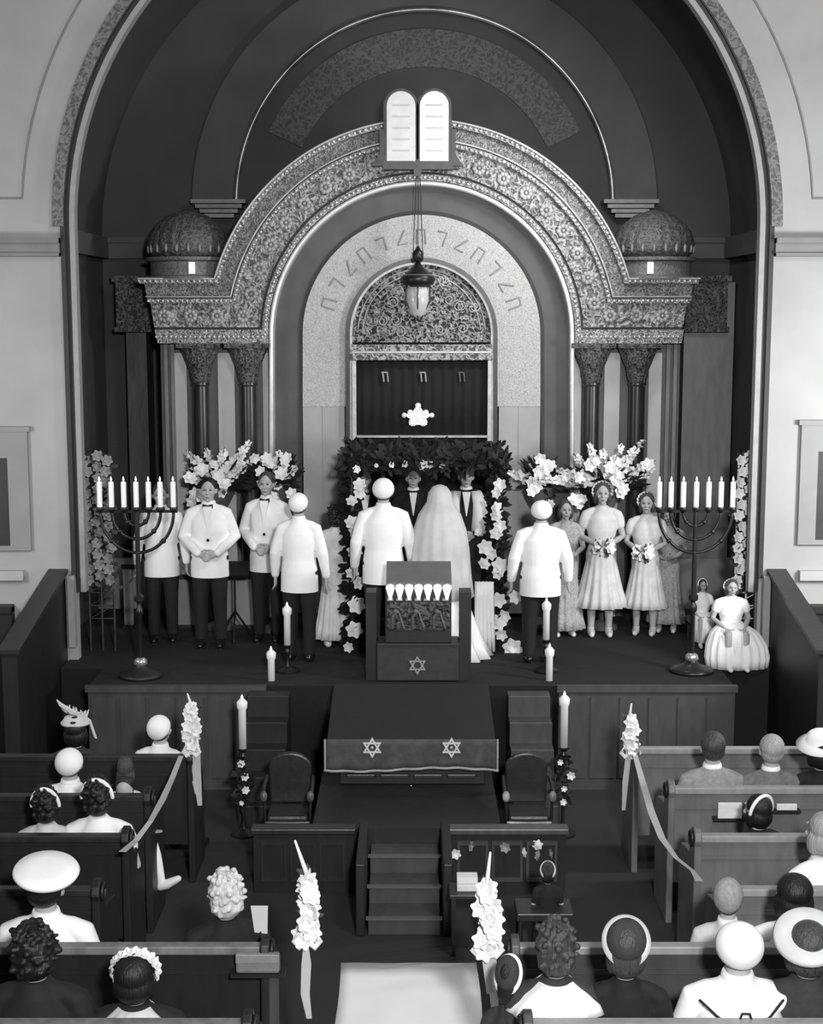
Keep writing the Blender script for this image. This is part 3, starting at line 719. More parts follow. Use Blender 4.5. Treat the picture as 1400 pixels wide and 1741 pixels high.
for k in range(7): box(bm, xL(664+k*15.6)-.03, xL(664+k*15.6)+.03, -.012, .02, zL(1022), zL(1018))
obj('lamp_shelf', bm, BRASS, lec)
for k in range(7):
    x = xL(664+k*16)
    obj('small_light', lathe(NB(), [(.014, zL(1019)), (.020, zL(1013)), (.042, zL(1000)), (.038, zL(995)), (.01, zL(993))], 12, (x, -.03, 0)), mat('lit_candle_bulb', .9, .5, 'plain', .85, emit=.9), lec, smooth=True)
bm = BX(xL(658), xL(765), -.005, .02, zL(1072), zL(1024)); obj('carved_panel', bm, mat('carved_panel', .075, .5, 'ornate', .018, 12, bump=.8), lec)
bm = NB()
for px in (678, 712, 748):
    x = xL(px); tube(bm, [(x-.06, -.01, zL(1068)), (x-.055, -.015, zL(1048)), (x, -.015, zL(1040)), (x+.05, -.01, zL(1068))], .016, 6); ell(bm, (x-.03, -.015, zL(1040)), (.028, .02, .028), 8)
obj('carved_figures', bm, mat('carving_highlight', .10, .5, 'plain', .07), lec, smooth=True)
obj('front_cloth', BX(xL(642), xL(780), -.02, 0, .02, zL(1102)), mat('lectern_cloth', .04, .9, 'fabric', .03, 14), lec)
bm = NB(); star(bm, (xL(710), zL(1131)), .095, .014, -.03, -.02); obj('star_emblem', bm, mat('dull_star', .30, .6, 'plain', .25), lec)

YT = 12.1; a = atY(553, 1256, YT); b = atY(846, 1256, YT)
rt = thing('reading_table', 'wide dark wooden reading table in the centre before the stage', 'table', ((a.x+b.x)/2, YT, ZP))
tw = (b.x-a.x)/2; zt = a.z-ZP; tcx = rt.location.x
bz = atY(700, 1162, 13.25).z-ZP; bw = tw*.97
bm = prism_x(NB(), [(0.02, zt-.06), (0.02, zt-.015), (1.15, bz-.015), (1.15, bz-.06)], -tw+.03, tw-.03); obj('table_top', bm, WOODD, rt)
obj('body', BX(-tw+.12, tw-.1, .08, 1.1, 0, zt-.06), WOODD, rt, bevel=.01)
for k in range(4):
    x = -tw+.16+k*(2*tw-.32)/4; obj('front_panel', BX(x+.02, x+(2*tw-.32)/4-.02, .06, .08, .06, zt-.34), mat('panel_walnut', .036, .4, 'wood', .022, 5), rt, bevel=.012)
obj('knob', lathe(NB(), [(.001, 0), (.014, .003), (.012, .012), (.001, .016)], 10), BRASS, rt, loc=(0, .06, zt-.45)).rotation_euler = (PI/2, 0, 0)
tc = thing('table_cover', 'dark velvet cover with pale fringe and two stars over the reading table', 'tablecloth', rt.location)
def cloth(bm, x0, x1, th=.01):
    pass
bm = prism_x(NB(), [(-.02, zt-.012), (-.02, zt+.004), (1.12, bz+.004), (1.12, bz-.012)], -tw+.02, tw-.02); obj('top_cloth', bm, CLOTHT, tc)
zf = atY(700, 1306, YT).z-ZP
bm = NB(); n_ = 48; rows = []
for j in range(6):
    t_ = j/5; rows.append([bm.verts.new((-tw+2*tw*i/n_, -.035-.012*t_*math.sin(i*.8), zt+.004+(zf-zt-.01*math.sin(i*PI*2/n_+.4)*1.6)*t_)) for i in range(n_+1)])
for r0, r1 in zip(rows, rows[1:]):
    for i in range(n_): bm.faces.new((r0[i], r0[i+1], r1[i+1], r1[i]))
co = obj('front_drop', bm, CLOTHG, tc, smooth=True); s_ = co.modifiers.new('s', 'SOLIDIFY'); s_.thickness = .01
bm = NB()
tube(bm, [(-tw+2*tw*i/n_, -.045-.012*math.sin(i*.8), zf-.01*math.sin(i*PI*2/n_+.4)*1.6) for i in range(n_+1)], .012, 6)
tube(bm, [(-tw, -.04, zt), (-tw, -.045, zf)], .009, 6); tube(bm, [(tw, -.04, zt), (tw, -.045, zf)], .009, 6)
obj('fringe', bm, mat('pale_fringe', .34, .6, 'fabric', .25, 60, bump=.5), tc, smooth=True)
for px in (633, 768):
    q = atY(px, 1271, YT-.05); bm = NB(); star(bm, (q.x-tcx, q.z-ZP), .092, .014, -.062, -.045); ell(bm, (q.x-tcx, -.05, q.z-ZP), (.012, .012, .012), 6)
    obj('star', bm, mat('bright_star_braid', .62, .6, 'plain', .5), tc)

# parapets flanking the steps, brass-tipped chairs behind them
for s, (pa, pb), lab in ((1, (765, 962), 'low carved wooden parapet right of the centre steps'), (-1, (432, 602), 'low shade-darkened wooden parapet left of the centre steps')):
    Y = YP-.06; A = atY(pa, 1408, Y); B = atY(pb, 1408, Y)
    t = thing('parapet', lab, 'railing', ((A.x+B.x)/2, Y, 0)); hw_ = (B.x-A.x)/2; zt_ = A.z
    obj('panel', BX(-hw_, hw_, -.05, .03, 0, zt_-.03), WOODM if s > 0 else WOODD, t)  # left parapet wood coloured darker to stand in for shade
    obj('cap_rail', BX(-hw_-.02, hw_+.02, -.08, .05, zt_-.03, zt_+.02), mat('parapet_rail', .085, .4, 'wood', .06, 5) if s > 0 else WOODM, t, bevel=.01)
    bm = NB()
    for k in range(3):
        x = -hw_+.06+k*(2*hw_-.1)/3; w_ = (2*hw_-.1)/3-.03
        box(bm, x, x+w_, -.065, -.05, .1, .13); box(bm, x, x+w_, -.065, -.05, zt_-.12, zt_-.09); box(bm, x, x+.02, -.065, -.05, .13, zt_-.12); box(bm, x+w_-.02, x+w_, -.065, -.05, .13, zt_-.12)
    obj('panel_moulding', bm, WOODM if s < 0 else WOODG, t)
if True:
    for k, (px, py) in enumerate(((775, 1451), (798, 1438), (888, 1450), (914, 1438), (918, 1455), (941, 1450), (860, 1440))):
        q = atY(px, py, YP-.14)
        o = obj('corsage', BLM[k % 3], PETAL if k in (0, 2, 3) else PETALG, None, loc=q); o.rotation_euler = (PI/2, 0, k); o.scale = (.55, .55, .55)
        tag(o, ['small white flower pinned at the left end of the right parapet', 'faint flower pinned second from the left on the right parapet', 'pale wide flower pinned on the right parapet above the armchair', 'small white flower, upper of the pair near the parapet right end', 'small dull flower, lower of the pair near the parapet right end', 'dull flower pinned at the right end of the right parapet', 'faint flower pinned at the middle of the right parapet'][k], 'flower', 'flowers pinned on the parapet')
def armchair(px, pys, Y, zb, label, rot=0, book=False, bright=1):
    p = atY(px, pys, Y); t = thing('armchair', label, 'chair', (p.x, Y, zb), rot)
    up_ = mat('chair_leather', .02, .4, 'fabric', .014, 10); tr = mat('chair_trim_%d' % bright, [.10, .5][bright], .4, 'plain', .08)
    obj('seat', BX(-.24, .24, -.26, .2, .36, .46), up_, t, bevel=.03)
    bm = prism(NB(), [(-.24, .46), (.24, .46), (.25, .80)] + [(.25*math.cos(a*PI/10), .80+.13*math.sin(a*PI/10)) for a in range(1, 10)] + [(-.25, .80)], .18, .25); obj('backrest', bm, up_, t, bevel=.02)
    for s in (-1, 1):
        bm = NB(); tube(bm, [(s*.27, .2, .70), (s*.28, 0, .68), (s*.28, -.24, .66), (s*.27, -.27, .6)], .022, 8); tube(bm, [(s*.27, -.22, .64), (s*.26, -.22, .42)], .018, 6)
        a_ = obj('arm', bm, WOODM, t, smooth=True)
        obj('arm_tip', ell(NB(), (s*.27, -.27, .64), (.045, .045, .05), 10), tr, a_, smooth=True)
        for yy in (-.22, .2): obj('leg', tube(NB(), [(s*.21, yy, .37), (s*.22, yy, .02)], [.03, .018], 8), WOODD, t, smooth=True)
    bm = NB(); tube(bm, [(-.25+.05*i, -.265-.015*math.sin(i*PI/10), .40) for i in range(11)], .013, 6); obj('seat_braid', bm, tr, t, smooth=True)
    return t
armchair(897, 1380, 11.75, 0, 'dark armchair with bright arm tips right of the reading table front', 0, bright=1).scale = (.72, .72, .95)
armchair(492, 1385, 11.75, 0, 'dim dark armchair left of the reading table front', 0, bright=0).scale = (.72, .72, .95)
bp = atY(795, 1560, 9.9)
tbl = thing('side_table', 'small dark side table with two white books in front of the right parapet', 'table', (bp.x, 9.95, 0))
obj('tabletop', BX(-.13, .13, -.12, .12, .44, .47), WOODM, tbl, bevel=.005)
for sx in (-1, 1):
    for sy in (-1, 1): obj('leg', BX(sx*.1-.015, sx*.1+.015, sy*.09-.015, sy*.09+.015, 0, .44), WOODD, tbl)
for k, lab in enumerate(('white book lying under another on the small side table', 'white book on top of the pair on the small side table')):
    b_ = NB(); box(b_, -.075, .075, -.055, .055, 0, .045)
    o = obj('book', b_, PAPER, None, loc=(bp.x, 9.95-.0+.03*k, .471+.047*k), bevel=.004); tag(o, lab, 'book', 'books on the side table')
# curved stair rail at the right of the lectern
hr = [atY(865, 1148, 14.3), atY(880, 1158, 14.0), atY(905, 1180, 13.6), atY(918, 1215, 13.3), atY(925, 1255, 13.1)]
t = thing('handrail', 'thin curved brass handrail right of the lectern', 'handrail', (hr[2].x, hr[2].y, .5))
obj('rail', tube(NB(), [h-t.location for h in hr], .012, 8), mat('dull_brass', .14, .4, 'plain', .1, metal=.4), t, smooth=True)
bm = NB(); q = hr[0]-t.location; tube(bm, [q, (q.x, q.y, ZS-.5)], .012, 6); q = hr[4]-t.location; tube(bm, [q, (q.x, q.y, 0)], .012, 6); obj('baluster', bm, BLACKM, t, smooth=True)

# white cloth hanging beside right canopy post
p = atY(826, 1125, 14.85); a = atY(808, 990, 14.85); b = atY(843, 990, 14.85)
bm = NB(); rows = []
for j in range(5):
    z = ZS+.02+(a.z-ZS-.02)*j/4; wd = 1.0-.12*j/4
    rows.append([bm.verts.new((a.x+(b.x-a.x)*wd*i/24, 14.9+.02*math.sin(i*1.3), z)) for i in range(25)])
for r0, r1 in zip(rows, rows[1:]):
    for i in range(24): bm.faces.new((r0[i], r0[i+1], r1[i+1], r1[i]))
o = obj('draped_cloth', bm, WHITE, None, smooth=True); s_ = o.modifiers.new('s', 'SOLIDIFY'); s_.thickness = .012
tag(o, 'white cloth hanging in folds beside the right canopy post', 'cloth')

# ================================================================== PEOPLE
PROTO = {}
def remesh(bm, vox, name, smooth_it=3):
    me = fin(bm, 'tmp'); o = bpy.data.objects.new('tmp', me); C.objects.link(o)
    m = o.modifiers.new('r', 'REMESH'); m.mode = 'VOXEL'; m.voxel_size = vox; m.use_smooth_shade = True
    if smooth_it:
        s = o.modifiers.new('s', 'SMOOTH'); s.iterations = smooth_it; s.factor = .5
    dg = bpy.context.evaluated_depsgraph_get(); e = o.evaluated_get(dg)
    r = bpy.data.meshes.new_from_object(e); r.name = name
    bpy.data.objects.remove(o, do_unlink=True)
    for p in r.polygons: p.use_smooth = True
    return r
def hand(bm, w, d, side, s):
    w = Vector(w); d = Vector(d).normalized(); side = Vector(side); side = (side-d*side.dot(d)).normalized(); nrm = d.cross(side)*s
    tube(bm, [w, w+d*.045, w+d*.085], [.026, .034, .034], 10, flat=.48, flatdir=nrm)
    for k, (off, ln) in enumerate(((-.028, .068), (-.0095, .078), (.0095, .072), (.028, .056))):
        b = w+d*.085+side*off; m1 = b+d*ln*.5+nrm*ln*.12+side*off*.15; m2 = m1+d*ln*.45+nrm*ln*.35
        tube(bm, [b-d*.02, b, m1, m2], [.0105, .0105, .0098, .0088], 7)
    b = w+d*.025-side*.03; tube(bm, [b, b-side*.028+d*.025, b-side*.034+d*.055+nrm*.012], [.014, .0115, .0095], 7)
ARMS = {'side': ((.245, .02, 1.12), (.265, -.05, .875), (0, -.12, -1), (0, 1, 0)),
        'clasp': ((.26, .03, 1.13), (.09, -.21, .99), (-.85, -.3, -.25), (0, -.3, -1)),
        'hold': ((.235, .0, 1.13), (.075, -.25, 1.07), (-.5, -.7, .15), (0, -.2, -1)),
        'lap': ((.24, .0, 1.12), (.13, -.26, 1.02), (-.45, -.8, -.1), (1, 0, 0))}
def sk(pose, arms):
    sit = pose == 'sit'; dz = .42 if sit else 0
    S = dict(dz=dz, sit=sit)
    S['head'] = Vector((0, -.012, 1.605-dz)); S['arms'] = []
    e, w_, d, sd = ARMS[arms]
    for s in (-1, 1):
        S['arms'].append((s, Vector((s*.172, .005, 1.368-dz)), Vector((s*e[0], e[1], e[2]-dz)), Vector((s*w_[0], w_[1], w_[2]-dz)), Vector((s*d[0], d[1], d[2])), Vector((s*sd[0], sd[1], sd[2]))))
    if sit: S['legs'] = [(s, Vector((s*.09, -.02, .53)), Vector((s*.11, -.42, .54)), Vector((s*.11, -.44, .10))) for s in (-1, 1)]
    else: S['legs'] = [(s, Vector((s*.088, 0, .93)), Vector((s*.095, -.01, .50)), Vector((s*.10, .02, .09))) for s in (-1, 1)]
    return S
def body_mesh(pose, arms, fem):
    key = ('body', pose, arms, fem)
    if key in PROTO: return PROTO[key]
    S = sk(pose, arms); dz = S['dz']; bm = NB(); f = .9 if fem else 1
    loft(bm, [(0, 0, .86-dz, .12, .09), (0, 0, .93-dz, .165, .115), (0, 0, 1.05-dz, .135*f, .10), (0, 0, 1.2-dz, .155*f, .108), (0, 0, 1.32-dz, .155*f, .105), (0, .005, 1.40-dz, .10*f, .08), (0, .005, 1.45-dz, .055, .055)], 20)
    h = S['head']
    tube(bm, [(0, .012, 1.42-dz), (0, .004, 1.54-dz)], [.056*f, .052*f], 12)
    ell(bm, h+Vector((0, .01, .012)), (.077, .096, .105), 20)
    ell(bm, h+Vector((0, -.028, -.05)), (.054, .06, .062), 16)
    ell(bm, h+Vector((0, -.058, -.098)), (.026, .024, .018), 10)
    tube(bm, [h+Vector((0, -.088, .015)), h+Vector((0, -.108, -.022))], [.010, .017], 8)
    ell(bm, h+Vector((0, -.084, .032)), (.05, .018, .012), 10)
    ell(bm, h+Vector((0, -.088, -.062)), (.024, .011, .008), 10)
    for s in (-1, 1):
        ell(bm, h+Vector((s*.08, .01, -.008)), (.012, .022, .032), 10)
        ell(bm, h+Vector((s*.04, -.07, -.025)), (.024, .022, .022), 10)
    for s, sh, el_, wr, hd, sd in S['arms']:
        tube(bm, [sh+Vector((-s*.05, 0, -.01)), sh, sh.lerp(el_, .5), el_, el_.lerp(wr, .4), wr], [.055*f, .056*f, .046*f, .040*f, .038*f, .026*f], 12)
        hand(bm, wr, hd, sd, s)
    for s, hp, kn, an in S['legs']:
        tube(bm, [hp, hp.lerp(kn, .5), kn, kn.lerp(an, .35), an], [.088, .075, .055, .054, .036], 14)
        tube(bm, [an+Vector((0, .02, -.055)), an+Vector((0, -.06, -.06)), an+Vector((0, -.15, -.068))], [.032, .036, .026], 10)
    PROTO[key] = remesh(bm, .009, 'body', 2); return PROTO[key]
def cut(me, z, above=True):
    bm = NB(); bm.from_mesh(me)
    g = bm.verts[:]+bm.edges[:]+bm.faces[:]
    r = bmesh.ops.bisect_plane(bm, geom=g, plane_co=(0, 0, z), plane_no=(0, 0, 1), clear_inner=above, clear_outer=not above)
    ed = [e for e in r['geom_cut'] if isinstance(e, bmesh.types.BMEdge)]
    bmesh.ops.holes_fill(bm, edges=ed, sides=0); bm.to_mesh(me); bm.free(); return me
def jacket_mesh(pose, arms, fem, hem=.73, short=False):
    key = ('jacket', pose, arms, fem, hem, short)
    if key in PROTO: return PROTO[key]
    S = sk(pose, arms); dz = S['dz']; bm = NB(); f = .9 if fem else 1
    if S['sit']: hem = .93
    loft(bm, [(0, 0, hem-.08-dz, .195*f, .15*f), (0, 0, .93-dz, .19*f, .145*f), (0, 0, 1.06-dz, .168*f*(.9 if fem else 1), .128*f), (0, -.005*(2 if fem else 1), 1.2-dz, .186*f, .14*f), (0, 0, 1.32-dz, .185*f, .13*f), (0, .005, 1.40-dz, .12*f, .10), (0, .008, 1.455-dz, .078*f, .075), (0, .01, 1.475-dz, .07*f, .07)], 24)
    for s, sh, el_, wr, hd, sd in S['arms']:
        a_ = Vector((s*.045, .008, 1.425-dz))
        if short: tube(bm, [a_, a_.lerp(sh, .55)+Vector((0,0,.006)), sh, sh.lerp(el_, .2), sh.lerp(el_, .45)], [.045*f, .056*f, .066*f, .072*f, .066*f], 12)
        else: tube(bm, [a_, a_.lerp(sh, .55)+Vector((0,0,.006)), sh, sh.lerp(el_, .5), el_, el_.lerp(wr, .5), wr.lerp(el_, .05)], [.045*f, .056*f, .066*f, .064*f, .059*f, .052*f, .043*f], 12)
    me = remesh(bm, .011, 'jacket', 3); cut(me, hem-dz); PROTO[key] = me; return me
def trouser_mesh(pose):
    key = ('trousers', pose)
    if key in PROTO: return PROTO[key]
    S = sk(pose, 'side'); dz = S['dz']; bm = NB()
    loft(bm, [(0, 0, .84-dz, .15, .11), (0, 0, .93-dz, .178, .13), (0, 0, 1.02-dz, .155, .12)], 20)
    for s, hp, kn, an in S['legs']: tube(bm, [hp, hp.lerp(kn, .5), kn, kn.lerp(an, .5), an+Vector((0, 0, .0))], [.105, .092, .075, .067, .062], 14)
    me = remesh(bm, .012, 'trousers', 2); cut(me, .075); PROTO[key] = me; return me
def shoe_mesh(pose, s):
    key = ('shoe', pose, s)
    if key in PROTO: return PROTO[key]
    an = [l for l in sk(pose, 'side')['legs'] if l[0] == s][0][3]; bm = NB()
    tube(bm, [(an.x, an.y+.03, .045), (an.x, an.y-.06, .04), (an.x, an.y-.16, .034)], [.042, .046, .032], 12)
    tube(bm, [(an.x, an.y+.02, .05), (an.x, an.y+.01, .085)], [.042, .042], 12)
    me = remesh(bm, .01, 'shoe', 2); cut(me, .004); PROTO[key] = me; return me
def skirt_mesh(pose, hem, flare):
    key = ('skirt', pose, hem, flare)
    if key in PROTO: return PROTO[key]
    bm = NB()
    if pose == 'sit':
        rg = []
        loft(bm, [(0, -.22, .10, .22, .28, 1), (0, -.22, .35, .21, .28, 1), (0, -.20, .56, .20, .27, .5), (0, -.10, .63, .18, .18, 0), (0, 0, .66, .14, .11, 0)], 72, 18, .05)
    else:
        n = 8; z0_ = 1.06; rg = []
        for k in range(n+1):
            t = k/n; z = hem+(z0_-hem)*t; r = flare+(.13-flare)*(t**.75); rg.append((0, 0, z, r, r*.85, 1-t))
        loft(bm, rg, 96, 16, .07)
    PROTO[key] = fin(bm, 'skirt'); return PROTO[key]
def hair_mesh(kind):
    key = ('hair', kind)
    if key in PROTO: return PROTO[key]
    bm = NB(); ell(bm, (0, .03, .036), (.089, .100, .094), 30)
    if kind == 'short': ell(bm, (0, .045, -.01), (.082, .07, .075), 20)
    if kind in ('bob', 'updo', 'curly'): ell(bm, (0, .048, -.035), (.093, .075, .095), 24)
    if kind == 'curly':
        for a in range(90):
            th = a*2.4; z = -.10+.23*a/89; q = math.sqrt(max(0.05, 1-(z/.14)**2)); x = math.cos(th)*.094*q; y = .04+math.sin(th)*.092*q
            if y < -.02 and z < .07: continue
            j = random.uniform(.010, .021); ell(bm, (x+random.uniform(-.012, .012), y+random.uniform(-.012, .012), z+.015+random.uniform(-.014, .014)), (j, j, j*.9), 8)
    if kind == 'bob':
        for s in (-1, 1): ell(bm, (s*.072, .015, -.05), (.03, .05, .07), 14)
    if kind == 'updo': ell(bm, (0, .11, .04), (.05, .045, .05), 14)
    PROTO[key] = remesh(bm, .007, 'hair', 2); return PROTO[key]
def kippah_mesh():
    if 'kip' in PROTO: return PROTO['kip']
    bm = NB(); m = Matrix.Rotation(R(-50), 4, 'X'); rings = []
    for j in range(9):
        a = R(94)*j/8; r_ = math.sin(a); z = math.cos(a)
        rings.append([bm.verts.new(m @ Vector((.100*r_*math.cos(2*PI*i/28), .108*r_*math.sin(2*PI*i/28), .106*z))) for i in range(28)] if j else [bm.verts.new(m @ Vector((0, 0, .106)))])
    for i in range(28): bm.faces.new((rings[0][0], rings[1][i], rings[1][(i+1) % 28]))
    for a_, b_ in zip(rings[1:], rings[2:]):
        for i in range(28): bm.faces.new((a_[i], a_[(i+1) % 28], b_[(i+1) % 28], b_[i]))
    bm.faces.new(rings[-1])
    PROTO['kip'] = fin(bm, 'skullcap'); return PROTO['kip']
def hat(kind, parent, h, m):
    if kind == 'kippah': return obj('skullcap', kippah_mesh(), m, parent, loc=h+Vector((0, .034, .024)))
    if kind == 'sailor':
        t = obj('cap_crown', lathe(NB(), [(.09, .06), (.098, .075), (.15, .10), (.158, .118), (.15, .132), (.08, .142), (.005, .144)], 36), m, parent, smooth=True, loc=h)
        t.rotation_euler = (R(-16), R(-6), 0); obj('cap_band', lathe(NB(), [(.094, .035), (.096, .07), (.09, .075)], 30), SUIT, t, smooth=True); return t
    if kind == 'brim':
        t = obj('hat', lathe(NB(), [(.10, .055), (.165, .045), (.175, .052), (.115, .075), (.10, .085), (.095, .13), (.07, .15), (.005, .155)], 36), m, parent, smooth=True, loc=h)
        t.rotation_euler = (R(-14), R(6), 0); return t
    if kind == 'saucer':
        t = obj('hat', lathe(NB(), [(.08, .07), (.13, .055), (.15, .075), (.14, .095), (.08, .10), (.06, .085), (.005, .08)], 36), m, parent, smooth=True, loc=h)
        t.rotation_euler = (R(-35), R(10), 0); return t
    if kind == 'wreath':
        bm = NB()
        for k in range(11):
            a = -PI*.1+PI*1.2*k/10; blossom(bm, (.095*math.cos(a), .01, .03+.105*math.sin(a)*.9), (math.cos(a), .3, math.sin(a)), .04, 5)
        return obj('hair_flowers', bm, m, parent, loc=h)
    if kind == 'band':
        bm = NB(); tube(bm, [(.102*math.cos(PI*k/16), .045+.03*math.sin(PI*k/16), .0+.130*math.sin(PI*k/16)) for k in range(17)], .014, 8); return obj('headband', bm, m, parent, smooth=True, loc=h)
    if kind == 'ring':
        t = obj('hat_brim', lathe(NB(), [(.092, .0), (.124, -.004), (.126, .006), (.095, .014)], 36), m, parent, smooth=True, loc=h+Vector((0, .03, .045)))
        t.rotation_euler = (R(-52), R(5), 0); obj('hat_crown', lathe(NB(), [(.10, .0), (.102, .03), (.095, .06), (.06, .078), (.005, .082)], 30), SUITG, t, smooth=True); return t
    if kind == 'nape':
        bm = NB(); tube(bm, [(.094*math.cos(PI*k/12), .03+.10*math.sin(PI*k/12), -.05-.0*k) for k in range(13)], .013, 6); tube(bm, [(.08*math.cos(PI*k/12), .0, .03+.115*math.sin(PI*k/12)) for k in range(13)], .011, 6); return obj('headband', bm, m, parent, smooth=True, loc=h)
    if kind == 'feather':
        t = obj('hat', lathe(NB(), [(.09, .06), (.12, .06), (.125, .075), (.10, .10), (.09, .12), (.005, .13)], 28), m, parent, smooth=True, loc=h); bm = NB()
        for k in range(16): leaf(bm, (-.10+.012*k, .0, .105+.003*k), (random.uniform(-.3, .9), random.uniform(-.4, .4), random.uniform(.2, 1)), .075, .02)
        tube(bm, [(-.08, 0, .12), (.03, 0, .16), (.12, 0, .22), (.15, 0, .26)], [.02, .022, .018, .006], 6)
        for k in range(8): leaf(bm, (-.10-.006*k, 0, .11-.02*k), (-.4, .2, -.5), .05, .02)
        obj('feather', bm, WHITE2, t); return t
def person(label, px, pyt, Y, base, pose='stand', arms='side', rot=0, fem=False, top=WHITE, bot=SUIT, hair='short', hairm=HAIRD, hatk=None, hatm=WHITE, dress=None, shoes=SHOE, lean=None, face=None, wide=1.0, extra=None, group=None, tie=True):
    p = atY(px, pyt, Y)
    S = sk(pose, arms); ht = S['head'].z+.125+(.015 if hatk in ('sailor', 'brim', 'feather', 'saucer') else 0)
    sc = (p.z-base)/ht
    t = thing('person', label, 'person', (p.x, Y, base), rot, group, sc); t.scale = (sc*wide, sc*wide, sc)
    print('PERSON %-60s scale %.2f x %.2f' % (label[:60], sc, p.x))
    obj('body', body_mesh(pose, arms, fem), SKIN, t); h = S['head']
    if dress:
        obj('bodice', jacket_mesh(pose, arms, True, .98 if pose == 'stand' else .93, True), top, t)
        obj('skirt', skirt_mesh(pose, dress[0], dress[1]), bot, t)
    else:
        obj('jacket', jacket_mesh(pose, arms, fem), top, t)
        obj('trousers', trouser_mesh(pose), bot, t)
        bm = NB(); lathe(bm, [(.066, 1.455), (.07, 1.475), (.062, 1.50), (.058, 1.50)], 20, (0, .006, -S['dz'])); obj('shirt_collar', bm, WHITE, t, smooth=True)
    for s in (-1, 1): obj('shoe', shoe_mesh(pose, s), shoes, t)
    if hair: obj('hair', hair_mesh(hair), hairm, t, loc=h)
    if hatk: hat(hatk, t, h, hatm)
    if face is None: face = abs(rot) < 2
    if face:
        for s in (-1, 1): obj('eye', ell(NB(), h+Vector((s*.031, -.084, .008)), (.013, .007, .007), 8), FEAT, t, smooth=True)
        obj('mouth', ell(NB(), h+Vector((0, -.098, -.062)), (.022, .006, .006), 8), LIP, t, smooth=True)
        if not dress and tie and pose == 'stand':
            dz = S['dz']; fr = -.125
            bm = prism(NB(), [(-.045, 1.455-dz), (.045, 1.455-dz), (.004, 1.19-dz), (-.004, 1.19-dz)], -.155, -.10); obj('shirt_front', bm, WHITE, t)
            bm = prism(NB(), [(-.05, 1.475), (0, 1.462), (.05, 1.475), (.05, 1.435), (0, 1.448), (-.05, 1.435)], -.13, -.09); obj('bow_tie', bm, SUIT, t)
            obj('button', ell(NB(), (0, -.158, 1.12), (.016, .008, .016), 8), SUIT, t, smooth=True)
    if extra: extra(t, S)
    return t
BK = PI
def bouquet(t, S, m=PETAL, z=1.06, y=-.34, n=9, ribbon=True):
    random.seed(n)
    b = thing('bouquet', '', 'flowers', t.matrix_basis @ Vector((0, y, z)), t.rotation_euler.z)
    for k in range(n): put_blossom(b, (random.uniform(-.09, .09), random.uniform(-.05, .05), random.uniform(-.05, .06)), (random.uniform(-.7, .7), -1, random.uniform(-.2, .8)), .75, m)
    bm = NB()
    for k in range(20): leaf(bm, (0, 0, 0), rv(), .13, .04)
    obj('leaves', bm, LEAFG, b)
    return b

# --- on the stage
person('usher in white jacket behind the left menorah', 272, 822, 15.45, ZS, arms='side', rot=.15, hairm=HAIRB)
person('usher in white jacket facing forward, second from the left', 354, 812, 15.2, ZS, arms='clasp', rot=.05, hairm=HAIRD)
person('tall usher in white jacket before the lily bunch', 453, 802, 15.45, ZS, arms='clasp', rot=-.1, hairm=HAIRB, wide=.95)
person('man seen from behind in white jacket and skullcap, left of the dark-haired woman', 508, 838, 14.55, ZS, rot=BK-.15, arms='side', hatk='kippah', wide=1.0, top=SATIN if False else WHITE)
person('dark-haired woman from behind in a long pale gown by the left canopy post', 570, 860, 15.2, ZS, rot=BK+.2, arms='hold', fem=True, top=GOWN, bot=GOWN, dress=(.12, .27), hair='curly', hairm=HAIRD, shoes=SHOEW)
person('groom from behind in white jacket and skullcap under the canopy', 652, 813, 14.72, ZS, rot=BK, arms='side', hatk='kippah', wide=1.05)
def veil(t, S):
    bm = NB(); h = S['head'].z
    loft(bm, [(0, .06, .62, .34, .25, 1), (0, .06, .85, .31, .23, 1), (0, .05, 1.1, .29, .22, 1), (0, .05, 1.3, .26, .21, .7), (0, .03, 1.45, .21, .18, .5), (0, .02, h-.03, .13, .135, .3), (0, .02, h+.06, .115, .125, .2), (0, .02, h+.12, .07, .08, 0), (0, .02, h+.14, .02, .02, 0)], 72, 14, .03)
    obj('veil', bm, TULLE, t, smooth=True)
br = person('bride from behind under a full tulle veil beside the groom', 748, 826, 14.78, ZS, rot=BK, arms='hold', fem=True, top=WHITE, bot=WHITE, dress=(.01, .52), hair='updo', hairm=HAIRB, shoes=SHOEW, extra=veil)
person('rabbi in dark robe and white bands facing forward between bride and groom', 703, 795, 16.05, ZS+.18, arms='clasp', top=SUIT, bot=SUIT, hair='short', hairm=HAIRB)
def shawl(t, S):
    for s in (-1, 1):
        bm = NB(); loft(bm, [(s*.13, -.03, .98, .09, .17), (s*.14, -.02, 1.2, .10, .165), (s*.13, 0, 1.36, .10, .13), (s*.10, .01, 1.45, .06, .09)], 20); obj('prayer_shawl', bm, WHITE, t, smooth=True)
person('man in white prayer shawl over a black robe, behind the bride', 793, 791, 15.95, ZS+.12, arms='clasp', top=SUIT, bot=SUIT, hairm=HAIRB, extra=shawl)
person('dark-suited man half hidden behind the left canopy post', 617, 795, 16.1, ZS, arms='side', rot=.2, top=SUIT, bot=SUIT, hairm=HAIRD)
person('usher from behind in a wide white jacket at the right of the canopy', 921, 851, 14.5, ZS, rot=BK, arms='side', hatk='kippah', wide=1.14)
person('woman in grey lace gown standing behind the right usher', 962, 850, 15.75, ZS, rot=.1, arms='hold', fem=True, top=GOWN2, bot=GOWN2, dress=(.10, .27), hair='bob', hairm=HAIRB, shoes=SHOEW)
b1 = person('bridesmaid in full pale dress holding a bouquet, left of the pair', 1025, 820, 15.75, ZS, rot=-.05, arms='hold', fem=True, top=GOWN, bot=GOWN, dress=(.34, .30), hair='bob', hairm=HAIRB, hatk='wreath', hatm=PETAL, shoes=SHOEW)
